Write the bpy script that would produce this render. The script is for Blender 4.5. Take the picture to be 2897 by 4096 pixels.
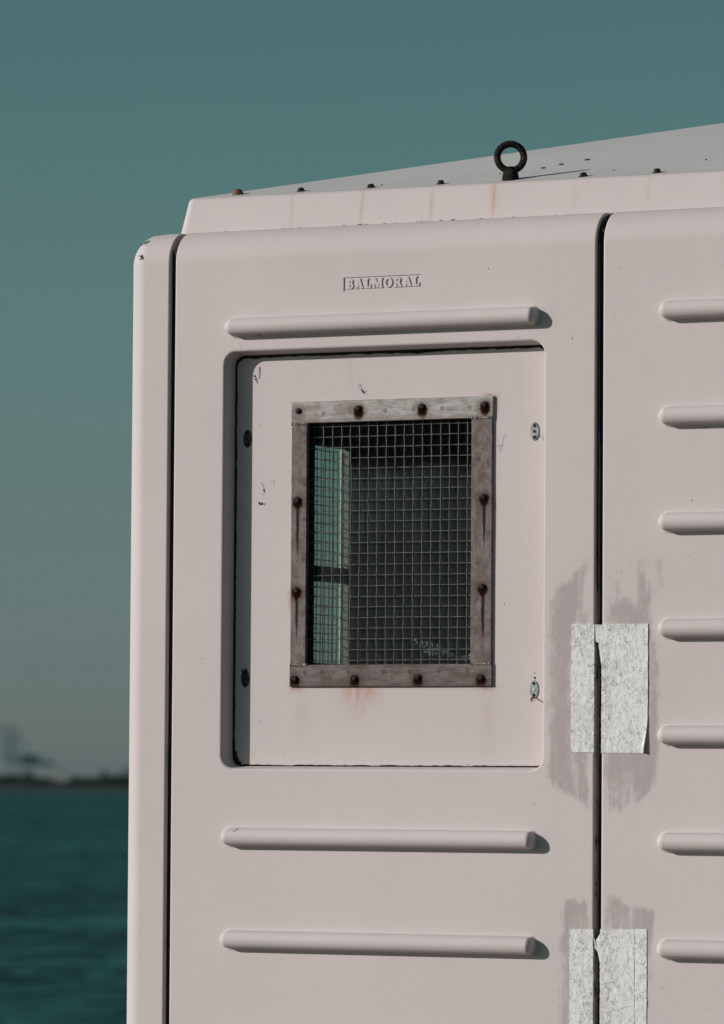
import bpy, bmesh, math, random
from mathutils import Vector, Matrix, noise
random.seed(7)
PI = math.pi
sc = bpy.context.scene
for o in list(bpy.data.objects):
    bpy.data.objects.remove(o)
C = sc.collection
ZO = 1.70                     # heights below are measured from 1.7 m above the quay

# ------------------------------------------------------------------ camera
cam_d = bpy.data.cameras.new('camera')
cam = bpy.data.objects.new('camera', cam_d); C.objects.link(cam)
right = Vector((0.894122, 0.447774, 0.006661)); up = Vector((0.01868, -0.052154, 0.998464)); fwd = Vector((-0.447433, 0.892625, 0.054997))
cam.matrix_world = Matrix(((right.x, up.x, -fwd.x, 5.20806), (right.y, up.y, -fwd.y, -9.47721), (right.z, up.z, -fwd.z, ZO + 0.0125), (0, 0, 0, 1)))
cam_d.sensor_fit = 'VERTICAL'; cam_d.sensor_height = 36.0; cam_d.sensor_width = 36.0
cam_d.lens = 20000.0 / 4096.0 * 36.0
cam_d.clip_start = 0.5; cam_d.clip_end = 30000
cam_d.dof.use_dof = True; cam_d.dof.focus_distance = 10.5; cam_d.dof.aperture_fstop = 6.8
sc.camera = cam

# ------------------------------------------------------------------ world, sun, exposure
SUN = Vector((-1.26, -1.0, 0.53)).normalized()          # towards the sun
world = bpy.data.worlds.new('World'); sc.world = world; world.use_nodes = True
wn = world.node_tree; wn.nodes.clear()
sky = wn.nodes.new('ShaderNodeTexSky'); sky.sky_type = 'NISHITA'; sky.sun_disc = False
sky.sun_elevation = math.asin(SUN.z); sky.sun_rotation = math.atan2(SUN.x, SUN.y)
sky.altitude = 0; sky.air_density = 1.0; sky.dust_density = 1.0; sky.ozone_density = 1.0
hue = wn.nodes.new('ShaderNodeMix'); hue.data_type = 'RGBA'; hue.blend_type = 'MULTIPLY'
hue.inputs['Factor'].default_value = 1.0
geo = wn.nodes.new('ShaderNodeTexCoord'); sp_ = wn.nodes.new('ShaderNodeSeparateXYZ'); wn.links.new(geo.outputs['Generated'], sp_.inputs[0])
elev = wn.nodes.new('ShaderNodeMath'); elev.operation = 'MULTIPLY'; elev.inputs[1].default_value = 5.0; elev.use_clamp = True
wn.links.new(sp_.outputs['Z'], elev.inputs[0])
tint = wn.nodes.new('ShaderNodeValToRGB'); tint.color_ramp.interpolation = 'B_SPLINE'      # teal air, paler and greyer down in the sea haze
TINTS = [(0.0, (0.6107, 0.8208, 1.2193)), (0.0315, (0.5607, 0.7567, 1.1292)), (0.072, (0.4517, 0.6323, 0.9441)), (0.115, (0.4045, 0.5666, 0.8462)), (0.205, (0.3521, 0.487, 0.6438)), (0.295, (0.3317, 0.4687, 0.5562)), (0.385, (0.3323, 0.4757, 0.5143)), (0.47, (0.3394, 0.4978, 0.5007)), (0.75, (0.3, 0.463, 0.405))]
while len(tint.color_ramp.elements) < len(TINTS): tint.color_ramp.elements.new(0.99)
for e_, (p_, c_) in zip(tint.color_ramp.elements, TINTS): e_.position = p_; e_.color = (*[v * 0.8 for v in c_], 1)
wn.links.new(elev.outputs[0], tint.inputs['Fac']); wn.links.new(tint.outputs['Color'], hue.inputs['B'])
bg = wn.nodes.new('ShaderNodeBackground'); bg.inputs['Strength'].default_value = 0.125
wo = wn.nodes.new('ShaderNodeOutputWorld')
wn.links.new(sky.outputs['Color'], hue.inputs['A'])
wn.links.new(hue.outputs['Result'], bg.inputs['Color'])
wn.links.new(bg.outputs['Background'], wo.inputs['Surface'])
sun_d = bpy.data.lights.new('sun', 'SUN'); sun_d.energy = 3.85; sun_d.angle = math.radians(0.53); sun_d.color = (1.0, 0.925, 0.905)
sun_o = bpy.data.objects.new('sun', sun_d); C.objects.link(sun_o)
sun_o.rotation_euler = (-SUN).to_track_quat('-Z', 'Y').to_euler(); sun_o.location = SUN * 30
sc.view_settings.view_transform = 'Standard'; sc.view_settings.look = 'None'
sc.view_settings.exposure = 0.0; sc.view_settings.gamma = 1.0; sc.view_settings.use_curve_mapping = False
sc.cycles.max_bounces = 8; sc.cycles.transparent_max_bounces = 16; sc.cycles.volume_bounces = 0
sc.cycles.use_denoising = True

# ------------------------------------------------------------------ node helpers
class NT:
    def __init__(s, name):
        s.m = bpy.data.materials.new(name); s.m.use_nodes = True; s.t = s.m.node_tree; s.t.nodes.clear()
        s.out = s.n('ShaderNodeOutputMaterial'); s.tc = None
    def n(s, ty, **k):
        x = s.t.nodes.new(ty)
        for a, v in k.items(): setattr(x, a, v)
        return x
    def l(s, a, b): s.t.links.new(a, b)
    def co(s):
        if s.tc is None: s.tc = s.n('ShaderNodeTexCoord')
        return s.tc.outputs['Object']
    def put(s, sock, v):
        if isinstance(v, (int, float)): sock.default_value = v
        elif isinstance(v, tuple): sock.default_value = v if len(v) == 4 or sock.type == 'VECTOR' else v + (1,)
        else: s.l(v, sock)
    def math(s, op, a, b=0.0, c=None, clamp=False):
        x = s.n('ShaderNodeMath', operation=op, use_clamp=clamp); s.put(x.inputs[0], a); s.put(x.inputs[1], b)
        if c is not None: s.put(x.inputs[2], c)
        return x.outputs[0]
    def sep(s):
        x = s.n('ShaderNodeSeparateXYZ'); s.l(s.co(), x.inputs[0]); return x.outputs
    def noise(s, scale, detail=4, rough=.55, stretch=(1, 1, 1), off=(0, 0, 0)):
        mp = s.n('ShaderNodeMapping'); mp.inputs['Scale'].default_value = stretch; mp.inputs['Location'].default_value = off
        s.l(s.co(), mp.inputs['Vector'])
        x = s.n('ShaderNodeTexNoise'); x.inputs['Scale'].default_value = scale; x.inputs['Detail'].default_value = detail
        x.inputs['Roughness'].default_value = rough; s.l(mp.outputs[0], x.inputs['Vector']); return x.outputs['Fac']
    def ramp(s, f, a, b, va=0.0, vb=1.0):
        x = s.n('ShaderNodeMapRange'); x.clamp = True; x.interpolation_type = 'SMOOTHSTEP'
        s.put(x.inputs['Value'], f); x.inputs['From Min'].default_value = a; x.inputs['From Max'].default_value = b
        x.inputs['To Min'].default_value = va; x.inputs['To Max'].default_value = vb; return x.outputs['Result']
    def mix(s, f, a, b, mode='MIX'):
        x = s.n('ShaderNodeMix', data_type='RGBA', blend_type=mode); s.put(x.inputs['Factor'], f); s.put(x.inputs['A'], a); s.put(x.inputs['B'], b)
        return x.outputs['Result']
    def bump(s, h, strength, dist):
        x = s.n('ShaderNodeBump'); x.inputs['Strength'].default_value = strength; x.inputs['Distance'].default_value = dist; s.l(h, x.inputs['Height'])
        return x.outputs['Normal']
    def blob(s, x0, z0, sx, su, sd=None):
        """gaussian spot round (x0,z0): sx half width, su falloff upwards, sd downwards"""
        o = s.sep(); dx = s.math('DIVIDE', s.math('SUBTRACT', o[0], x0), sx)
        dz = s.math('SUBTRACT', o[2], z0)
        if sd is None or sd == su: dz = s.math('DIVIDE', dz, su)
        else:
            dz = s.math('ADD', s.math('DIVIDE', s.math('MAXIMUM', dz, 0.0), su), s.math('DIVIDE', s.math('MINIMUM', dz, 0.0), sd))
        r = s.math('ADD', s.math('MULTIPLY', dx, dx), s.math('MULTIPLY', dz, dz))
        return s.math('POWER', 2.718, s.math('MULTIPLY', r, -1.0))
    def total(s, ms):
        r = ms[0]
        for m in ms[1:]: r = s.math('MAXIMUM', r, m)
        return r
    def bsdf(s, col, rough=.5, metal=0.0, spec=.5, normal=None, **k):
        p = s.n('ShaderNodeBsdfPrincipled'); s.put(p.inputs['Base Color'], col); s.put(p.inputs['Roughness'], rough); s.put(p.inputs['Metallic'], metal)
        s.put(p.inputs['Specular IOR Level'], spec)
        if normal is not None: s.l(normal, p.inputs['Normal'])
        s.l(p.outputs[0], s.out.inputs['Surface']); s.p = p; return p

WALL = (0.565, 0.505, 0.500)
def gelcoat(name, spots=(), tint=WALL, dirt=0.0, rough=.60):
    n = NT(name)
    big = n.ramp(n.noise(1.6, 3, .5), .35, .7); fine = n.ramp(n.noise(38, 4, .6), .3, .75)
    streak = n.ramp(n.noise(16, 3, .6, (1, 1, .05)), .52, .85)
    col = n.mix(big, tuple(v * .955 for v in tint), tint)
    col = n.mix(n.math('MULTIPLY', fine, .07), col, tuple(v * .8 for v in tint))
    col = n.mix(n.math('MULTIPLY', streak, .10 + dirt), col, (tint[0] * .78, tint[1] * .76, tint[2] * .74))
    pin = n.ramp(n.noise(420, 2, .5), .77, .82)
    col = n.mix(n.math('MULTIPLY', pin, .30), col, (.12, .11, .10))
    for (c, k, breakup, items) in spots:
        m = n.total([n.blob(*it) for it in items])
        if breakup:
            m = n.math('MULTIPLY', m, n.ramp(n.noise(breakup, 5, .65, (1, 1, .25)), .32, .62, .25, 1.0))
        col = n.mix(n.math('MULTIPLY', m, k), col, c)
    rr = n.ramp(n.noise(9, 3, .6), .3, .7, rough - .06, rough + .10)
    h = n.math('ADD', n.math('MULTIPLY', n.noise(2.2, 2, .4), 1.0), n.math('MULTIPLY', n.noise(260, 2, .5), .02))
    n.bsdf(col, rr, 0, .16, n.bump(h, .18, .010)); return n.m

def plain(name, col, rough=.5, metal=0.0, var=.25, scale=30, bump=.15, bd=.002, spec=.4):
    n = NT(name); f = n.noise(scale, 5, .6)
    c = n.mix(n.ramp(f, .3, .7), tuple(v * (1 - var) for v in col), tuple(min(1, v * (1 + var)) for v in col))
    n.bsdf(c, rough, metal, spec, n.bump(f, bump, bd)); return n.m

BOLTX = [-.0, .0845, .2401, .4101, .577, .9117, 1.081, 1.249, 1.416, 1.584, 1.75, 1.92]
M = {}
M['panel'] = gelcoat('white_gelcoat')
M['post'] = gelcoat('white_gelcoat_corner')
RUST = (.42, .20, .13)
fs = [(x - .004, ZO + 1.262, .0045, .06, .05) for x in BOLTX[2:]]
M['fascia'] = gelcoat('white_gelcoat_fascia', [
    ((.40, .24, .18), .42, 60, fs[:3]), ((.45, .34, .29), .30, 60, fs[3:]),
    ((.38, .15, .09), .75, 70, [(.7195, ZO + 1.275, .0034, .05, .050)]), ((.50, .36, .30), .42, 0, [(.7185, ZO + 1.27, .011, .05, .06)])], dirt=.05)
M['insert'] = gelcoat('white_gelcoat_insert', [
    ((.47, .205, .15), .92, 45, [(.437, ZO + .224, .040, .006, .030), (.430, ZO + .212, .018, .01, .038)]),
    ((.30, .125, .085), .85, 120, [(.281, ZO + .226, .017, .004, .008), (.732, ZO + .226, .020, .004, .008), (.735, ZO + .8405, .018, .0042, .006), (.7520, ZO + .828, .0040, .012, .024), (.7505, ZO + .60, .0030, .03, .05), (.2665, ZO + .415, .005, .02, .02), (.8385, ZO + .199, .005, .003, .006)]),
    ((.50, .405, .375), .42, 30, [(.734, ZO + .17, .020, .05, .10), (.297, ZO + .17, .018, .06, .08)]),
    ((.43, .40, .385), .35, 30, [(.405, ZO + .90, .006, .04, .04), (.80, ZO + .86, .010, .06, .06)])])
M['roof'] = gelcoat('chalky_roof_gelcoat', tint=(.60, .585, .565), dirt=.08, rough=.6)
M['black'] = plain('black_rubber', (.011, .010, .010), .8, 0, .4, 60, .3)
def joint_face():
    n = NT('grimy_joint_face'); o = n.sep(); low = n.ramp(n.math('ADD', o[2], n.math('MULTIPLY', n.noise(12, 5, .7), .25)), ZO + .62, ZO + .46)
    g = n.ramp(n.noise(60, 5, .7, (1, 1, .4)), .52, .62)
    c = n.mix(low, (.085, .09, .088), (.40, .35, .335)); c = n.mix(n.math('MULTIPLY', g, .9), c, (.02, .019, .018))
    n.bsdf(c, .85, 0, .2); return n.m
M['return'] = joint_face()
M['grime'] = plain('black_grime', (.012, .011, .010), .9, 0, .5, 120, .5)
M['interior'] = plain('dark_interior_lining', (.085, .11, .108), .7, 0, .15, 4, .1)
M['board'] = plain('brown_board', (.34, .30, .28), .7, 0, .12, 6, .1)
M['rail'] = plain('dark_rail', (.015, .015, .016), .6)
M['jamb'] = plain('pale_jamb', (.15, .135, .125), .6, 0, .1, 10)
M['speck'] = plain('dead_insect_black', (.018, .016, .015), .8, 0, .6, 300)
M['thread'] = plain('cobweb_thread', (.20, .19, .18), .8)
M['concrete'] = plain('quay_concrete', (.12, .108, .10), .85, 0, .2, 3, .4, .01)
M['steel_dark'] = plain('tarnished_plate', (.17, .20, .20), .45, .6, .55, 90, .4)
M['plate_shade'] = plain('shaded_plate', (.022, .024, .024), .6, 0, .5, 120, .4)  # left plates: the recess shadow put into a darker colour
M['hole'] = plain('screw_hole', (.008, .008, .008), .8)
M['weld'] = plain('weld_bead', (.34, .29, .26), .35, .8, .5, 160, .6, .003)
M['wire'] = plain('galvanised_wire', (.060, .057, .055), .36, .25, .35, 60, .3, .001)
M['wire_lit'] = plain('lit_wire', (.135, .128, .124), .36, .3, .35, 60, .3, .001)  # level wires paler: the light on their tops put into the colour
M['bolt'] = plain('rusty_bolt', (.009, .007, .0065), .55, 0, .6, 220, .6, .002, .15)
M['roofbolt'] = plain('dark_roof_bolt', (.010, .008, .007), .7, 0, .5, 200, .6, .002)
M['domebolt'] = plain('rust_dome_bolt', (.17, .085, .060), .8, 0, .35, 250, .6, .002)
def rusty_iron():
    n = NT('rusted_iron'); f = n.noise(70, 6, .7); g = n.noise(22, 4, .6)
    c = n.mix(n.ramp(f, .45, .72), (.0065, .0055, .005), (.085, .045, .028))
    n.bsdf(c, .85, 0, .25, n.bump(n.math('ADD', f, g), .9, .006)); return n.m
M['iron'] = rusty_iron()

# guard steel: dull galvanised flat bar, rust spots round each bolt
GDX = -.0027
GB = [(x + GDX, z) for x, z in [(.2886, .8185), (.4324, .820), (.5837, .8194), (.7306, .8189), (.2871, .626), (.7293, .6249), (.2866, .4326), (.7274, .435), (.2841, .2432), (.4276, .2435), (.577, .2452), (.7251, .2436)]]
WELDSPOT = [(.346, .812), (.409, .8125), (.4935, .8135), (.560, .8145), (.6275, .815), (.693, .815), (.3015, .77), (.3005, .66), (.3005, .585), (.299, .50), (.7135, .705), (.713, .59), (.7115, .485), (.711, .41),
            (.306, .257), (.346, .257), (.41, .257), (.4935, .2578), (.556, .258), (.6245, .2585), (.691, .2585)]
def steel(name, base, bolts, metal, streak):
    n = NT(name); rust = 0.0; sx = 0.2 if streak == 'h' else 1; sz = 0.55 if streak == 'v' else 1
    f = n.noise(95, 6, .7, (sx, 1, sz)); g = n.noise(26, 5, .65); fine = n.noise(300, 3, .6)
    c = n.mix(n.ramp(f, .3, .7), tuple(v * .60 for v in base), tuple(v * 1.3 for v in base))
    c = n.mix(n.math('MULTIPLY', n.ramp(fine, .55, .70), .55), c, tuple(v * .45 for v in base))
    c = n.mix(n.math('MULTIPLY', n.ramp(g, .48, .66), .70), c, (base[0] * .66, base[1] * .50, base[2] * .43))
    ws = [q for q in WELDSPOT if streak in ('h',) and (q[1] > .8 or q[1] < .27) or streak == 'v' and .27 < q[1] < .8]
    if bolts and ws:
        m = n.total([n.blob(x, ZO + z, .0055, .0055) for x, z in ws])
        c = n.mix(n.math('MULTIPLY', n.ramp(m, .25, .6), .60), c, tuple(v * .32 for v in base))
    if bolts:
        wob = n.math('MULTIPLY', n.math('SUBTRACT', n.noise(120, 4, .6), .5), .55)
        m = n.total([n.blob(x, ZO + z - .002, .026, .021, .030) for x, z in bolts])
        c = n.mix(n.ramp(n.math('ADD', m, n.math('MULTIPLY', wob, .6)), .25, .95, 0, .72), c, (base[0] * .36, base[1] * .26, base[2] * .22))
        hb = [q for q in bolts if q != GB[0]]
        m1 = n.total([n.blob(x + .0005, ZO + z - .003, .0135, .0120, .0245 if streak == 'h' else .018) for x, z in hb])
        rust = n.ramp(n.math('ADD', m1, wob), .34, .60); c = n.mix(rust, c, n.mix(n.ramp(m1, .45, .85), (.040, .015, .009), (.010, .006, .005)))
        if streak == 'v':
            m2 = n.total([n.blob(x + .001, ZO + z - .010, .0042, .008, .100) for x, z in bolts])
            m2 = n.math('ADD', m2, n.math('MULTIPLY', n.math('SUBTRACT', n.noise(150, 4, .6, (1, 1, .10)), .5), .8))
            c = n.mix(n.ramp(m2, .22, .62, 0, .97), c, (.012, .0065, .005))
    if streak == 'h':
        o = n.sep(); lo = n.ramp(n.math('ADD', o[2], n.math('MULTIPLY', n.noise(40, 4, .6), .012)), ZO + .8105, ZO + .8020) if bolts and bolts[0][1] > .8 else n.ramp(n.math('ADD', o[2], n.math('MULTIPLY', n.noise(40, 4, .6), .012)), ZO + .2405, ZO + .2340)
        c = n.mix(n.math('MULTIPLY', lo, .55), c, (base[0] * .50, base[1] * .42, base[2] * .38))
    n.bsdf(c, n.math('ADD', n.ramp(f, .3, .7, .45, .65), n.math('MULTIPLY', rust, .3)), metal, n.math('MULTIPLY', n.math('SUBTRACT', 1.0, rust), .13), n.bump(n.math('ADD', f, fine), .14, .0010)); return n.m
M['bar_top'] = steel('bright_steel_bar', (.345, .335, .322), GB[:4], .08, 'h')
M['bar_bot'] = steel('brown_steel_bar', (.150, .128, .120), GB[8:], .05, 'h')
M['bar_side'] = steel('dull_steel_bar', (.165, .140, .131), GB[4:8], .05, 'v')

def glass(name, dust_and_band):
    n = NT(name)
    tr = n.n('ShaderNodeBsdfTransparent'); tr.inputs[0].default_value = (.90, .95, .93, 1)
    gl = n.n('ShaderNodeBsdfGlossy'); gl.inputs['Roughness'].default_value = .02; gl.inputs[0].default_value = (1, 1, 1, 1)
    fr = n.n('ShaderNodeFresnel'); gm = n.n('ShaderNodeNewGeometry'); n.l(n.math('ADD', n.math('MULTIPLY', gm.outputs['Backfacing'], 1 / 1.13 - 1.13), 1.13), fr.inputs['IOR'])
    a = n.n('ShaderNodeMixShader'); n.l(fr.outputs[0], a.inputs[0]); n.l(tr.outputs[0], a.inputs[1]); n.l(gl.outputs[0], a.inputs[2])
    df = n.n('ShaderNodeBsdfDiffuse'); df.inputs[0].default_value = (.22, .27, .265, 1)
    if dust_and_band:
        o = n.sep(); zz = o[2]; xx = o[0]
        low = n.ramp(n.math('ADD', zz, n.math('MULTIPLY', n.noise(14, 4, .6), .05)), ZO + .735, ZO + .69)  # dust stops short of the top to paint a dark reflected band
        patch = n.math('MULTIPLY', n.ramp(zz, ZO + .52, ZO + .60), n.ramp(zz, ZO + .72, ZO + .66))  # extra patch paints the dim brightness seen in the pane
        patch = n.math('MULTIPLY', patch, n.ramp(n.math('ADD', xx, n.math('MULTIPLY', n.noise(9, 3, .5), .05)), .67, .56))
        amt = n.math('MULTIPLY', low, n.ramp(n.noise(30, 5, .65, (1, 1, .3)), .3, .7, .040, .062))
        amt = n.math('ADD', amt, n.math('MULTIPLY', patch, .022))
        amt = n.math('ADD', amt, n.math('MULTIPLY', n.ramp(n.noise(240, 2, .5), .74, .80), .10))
    else: amt = n.ramp(n.noise(30, 4, .6), .3, .7, .01, .03)
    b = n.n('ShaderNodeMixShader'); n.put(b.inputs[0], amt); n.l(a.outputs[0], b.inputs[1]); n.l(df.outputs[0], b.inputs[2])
    n.l(b.outputs[0], n.out.inputs['Surface']); return n.m
M['glass'] = glass('dust_and_reflection_glass', True); M['glass2'] = glass('side_window_glass', False)

def paper(name, strokes=()):
    n = NT(name); base = (.73, .74, .72)
    f = n.noise(75, 6, .7, (1, 1, .7)); g = n.noise(260, 4, .6); st = n.noise(330, 3, .6, (1, 1, .35))
    vo = n.n('ShaderNodeTexVoronoi', feature='DISTANCE_TO_EDGE'); vo.inputs['Scale'].default_value = 85
    mp = n.n('ShaderNodeMapping'); mp.inputs['Scale'].default_value = (1, 1, .5); n.l(n.co(), mp.inputs['Vector'])
    wv = n.n('ShaderNodeVectorMath', operation='ADD'); n.l(mp.outputs[0], wv.inputs[0])
    nz = n.n('ShaderNodeTexNoise'); nz.inputs['Scale'].default_value = 90; n.l(n.co(), nz.inputs['Vector'])
    sc_ = n.n('ShaderNodeVectorMath', operation='SCALE'); n.l(nz.outputs['Color'], sc_.inputs[0]); sc_.inputs['Scale'].default_value = .02; n.l(sc_.outputs[0], wv.inputs[1])
    n.l(wv.outputs[0], vo.inputs['Vector'])
    crack = n.math('MULTIPLY', n.ramp(vo.outputs['Distance'], .036, .0), n.ramp(f, .45, .58))
    c = n.mix(n.ramp(g, .3, .72), tuple(v * .93 for v in base), base)
    c = n.mix(n.math('MULTIPLY', n.ramp(f, .58, .72), .45), c, (.53, .51, .49))
    c = n.mix(n.math('MULTIPLY', n.ramp(st, .64, .74), .50), c, (.36, .37, .36))
    c = n.mix(n.math('MULTIPLY', n.math('MULTIPLY', crack, .55), n.ramp(n.noise(9, 3, .6), .38, .60, .15, 1)), c, (.16, .16, .155))
    edge = n.total([n.blob(1.024, ZO + .22, .014, .13), n.blob(1.045, ZO + .349, .06, .012), n.blob(.975, ZO + .335, .03, .04), n.blob(.994, ZO + .16, .008, .12), n.blob(1.028, ZO - .42, .018, .16), n.blob(1.02, ZO - .30, .02, .03), n.blob(.985, ZO - .50, .018, .10)])
    edge = n.math('MULTIPLY', edge, n.ramp(n.noise(150, 5, .75, (1, 1, .6), (2, 0, 5)), .44, .60))
    c = n.mix(n.math('MULTIPLY', edge, .62), c, (.30, .285, .27))
    c = n.mix(n.math('MULTIPLY', n.ramp(n.noise(17, 4, .6), .50, .70), .45), c, (.50, .485, .465))
    c = n.mix(n.math('MULTIPLY', n.ramp(n.noise(120, 4, .75, (1, 1, .45), (3, 1, 2)), .66, .72), .70), c, (.14, .14, .135))
    for (x0, z0, x1, z1, w, k) in strokes:
        o = n.sep(); L = math.hypot(x1 - x0, z1 - z0); ux, uz = (x1 - x0) / L, (z1 - z0) / L
        dx = n.math('SUBTRACT', o[0], x0); dz = n.math('SUBTRACT', o[2], ZO + z0)
        a = n.math('ADD', n.math('MULTIPLY', dx, ux), n.math('MULTIPLY', dz, uz)); b = n.math('SUBTRACT', n.math('MULTIPLY', dz, ux), n.math('MULTIPLY', dx, uz))
        b = n.math('ADD', b, n.math('MULTIPLY', n.math('SUBTRACT', n.noise(35, 3, .6), .5), .010))
        m = n.math('MULTIPLY', n.ramp(n.math('ABSOLUTE', b), w, w * .4), n.math('MULTIPLY', n.ramp(a, 0, .004), n.ramp(a, L, L - .004)))
        m = n.math('MULTIPLY', m, n.ramp(n.noise(330, 3, .6), .38, .55))
        c = n.mix(n.math('MULTIPLY', m, k), c, (.10, .34, .34))
    n.bsdf(c, .75, 0, .3, n.bump(n.math('ADD', n.math('ADD', f, n.math('MULTIPLY', g, .6)), n.math('MULTIPLY', crack, -1.0)), .75, .0022)); return n.m
M['paper1'] = paper('weathered_paper')
M['paper2'] = paper('weathered_paper_strokes', [(1.045, -.444, 1.088, -.432, .0020, .55), (1.045, -.474, 1.088, -.470, .0018, .6), (1.033, -.522, 1.075, -.497, .0024, .9), (1.040, -.548, 1.088, -.532, .0026, .95),
                                                 (.953, -.322, .973, -.314, .0025, .55), (1.080, -.385, 1.088, -.415, .002, .5), (1.05, -.405, 1.064, -.375, .001, .5)])
def glue_mat():
    n = NT('dried_glue_residue'); at = n.n('ShaderNodeAttribute', attribute_name='cov'); a = at.outputs['Fac']
    st = n.noise(130, 5, .7, (1, 1, .07)); st2 = n.noise(420, 3, .6, (1, 1, .35))
    f = n.math('ADD', a, n.math('MULTIPLY', n.math('SUBTRACT', st, .5), .85)); f = n.math('ADD', f, n.math('MULTIPLY', n.math('SUBTRACT', n.noise(30, 5, .65, (1, 1, .6)), .5), 1.6)); f = n.math('ADD', f, n.math('MULTIPLY', n.math('SUBTRACT', st2, .5), .6))
    al = n.ramp(f, .26, .95, 0, .40)
    p = n.n('ShaderNodeBsdfPrincipled'); n.l(n.mix(n.ramp(st2, .35, .7), (.395, .350, .342), (.455, .408, .400)), p.inputs['Base Color']); p.inputs['Roughness'].default_value = .75
    n.l(n.bump(f, .3, .0015), p.inputs['Normal'])
    tr = n.n('ShaderNodeBsdfTransparent'); mx = n.n('ShaderNodeMixShader'); n.l(al, mx.inputs[0]); n.l(tr.outputs[0], mx.inputs[1]); n.l(p.outputs[0], mx.inputs[2])
    n.l(mx.outputs[0], n.out.inputs['Surface']); return n.m
M['glue'] = glue_mat()

def water_mat():
    n = NT('sea_water')
    def wn_(scale, st, det, off):
        mp = n.n('ShaderNodeMapping'); mp.vector_type = 'POINT'; mp.inputs['Rotation'].default_value = (0, 0, math.radians(-28)); mp.inputs['Scale'].default_value = st; mp.inputs['Location'].default_value = off
        n.l(n.co(), mp.inputs['Vector']); x = n.n('ShaderNodeTexNoise'); x.inputs['Scale'].default_value = scale; x.inputs['Detail'].default_value = det; x.inputs['Roughness'].default_value = .6
        x.inputs['Distortion'].default_value = .6; n.l(mp.outputs[0], x.inputs['Vector']); return x.outputs['Fac']
    w1 = wn_(1.3, (1.0, .40, 1), 4, (0, 0, 0)); w2 = wn_(.16, (1.0, .30, 1), 3, (5, 2, 0)); w3 = wn_(.02, (1, .5, 1), 3, (1, 7, 0))
    h = n.math('ADD', n.math('MULTIPLY', w1, .5), n.math('MULTIPLY', w2, 1.5))
    f = n.math('ADD', n.math('MULTIPLY', n.ramp(w1, .30, .70), .62), n.math('MULTIPLY', n.ramp(w2, .32, .68), .38))
    c = n.mix(n.ramp(f, .28, .72), (.003, .013, .013), (.030, .150, .136))
    c = n.mix(n.ramp(w3, .35, .68, 0, .35), c, (.002, .035, .033))
    n.bsdf(c, .40, 0, .012, n.bump(h, .5, .6)); return n.m
M['water'] = water_mat()
M['shore'] = plain('mud_bank', (.042, .046, .038), .95, 0, .3, .05, .2, .5)
M['leafdark'] = plain('dark_foliage', (.007, .022, .020), .8, 0, .4, .3, .1, .1)
M['bark'] = plain('bark', (.06, .05, .04), .9, 0, .3, 2)
M['crane'] = plain('crane_paint', (.15, .225, .24), .6, 0, .15, .2)
M['house'] = plain('white_render', (.80, .74, .70), .7, 0, .05, 1)
M['houseroof'] = plain('tile_roof', (.16, .10, .08), .8)
M['pane'] = plain('dark_pane', (.02, .025, .03), .15)
M['leaf'] = plain('plant_leaf', (.20, .24, .225), .42, 0, .3, 60, .2, .001)
M['stem'] = plain('plant_stem', (.05, .055, .04), .7)
M['pot'] = plain('plant_pot', (.14, .10, .08), .8)

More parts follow.
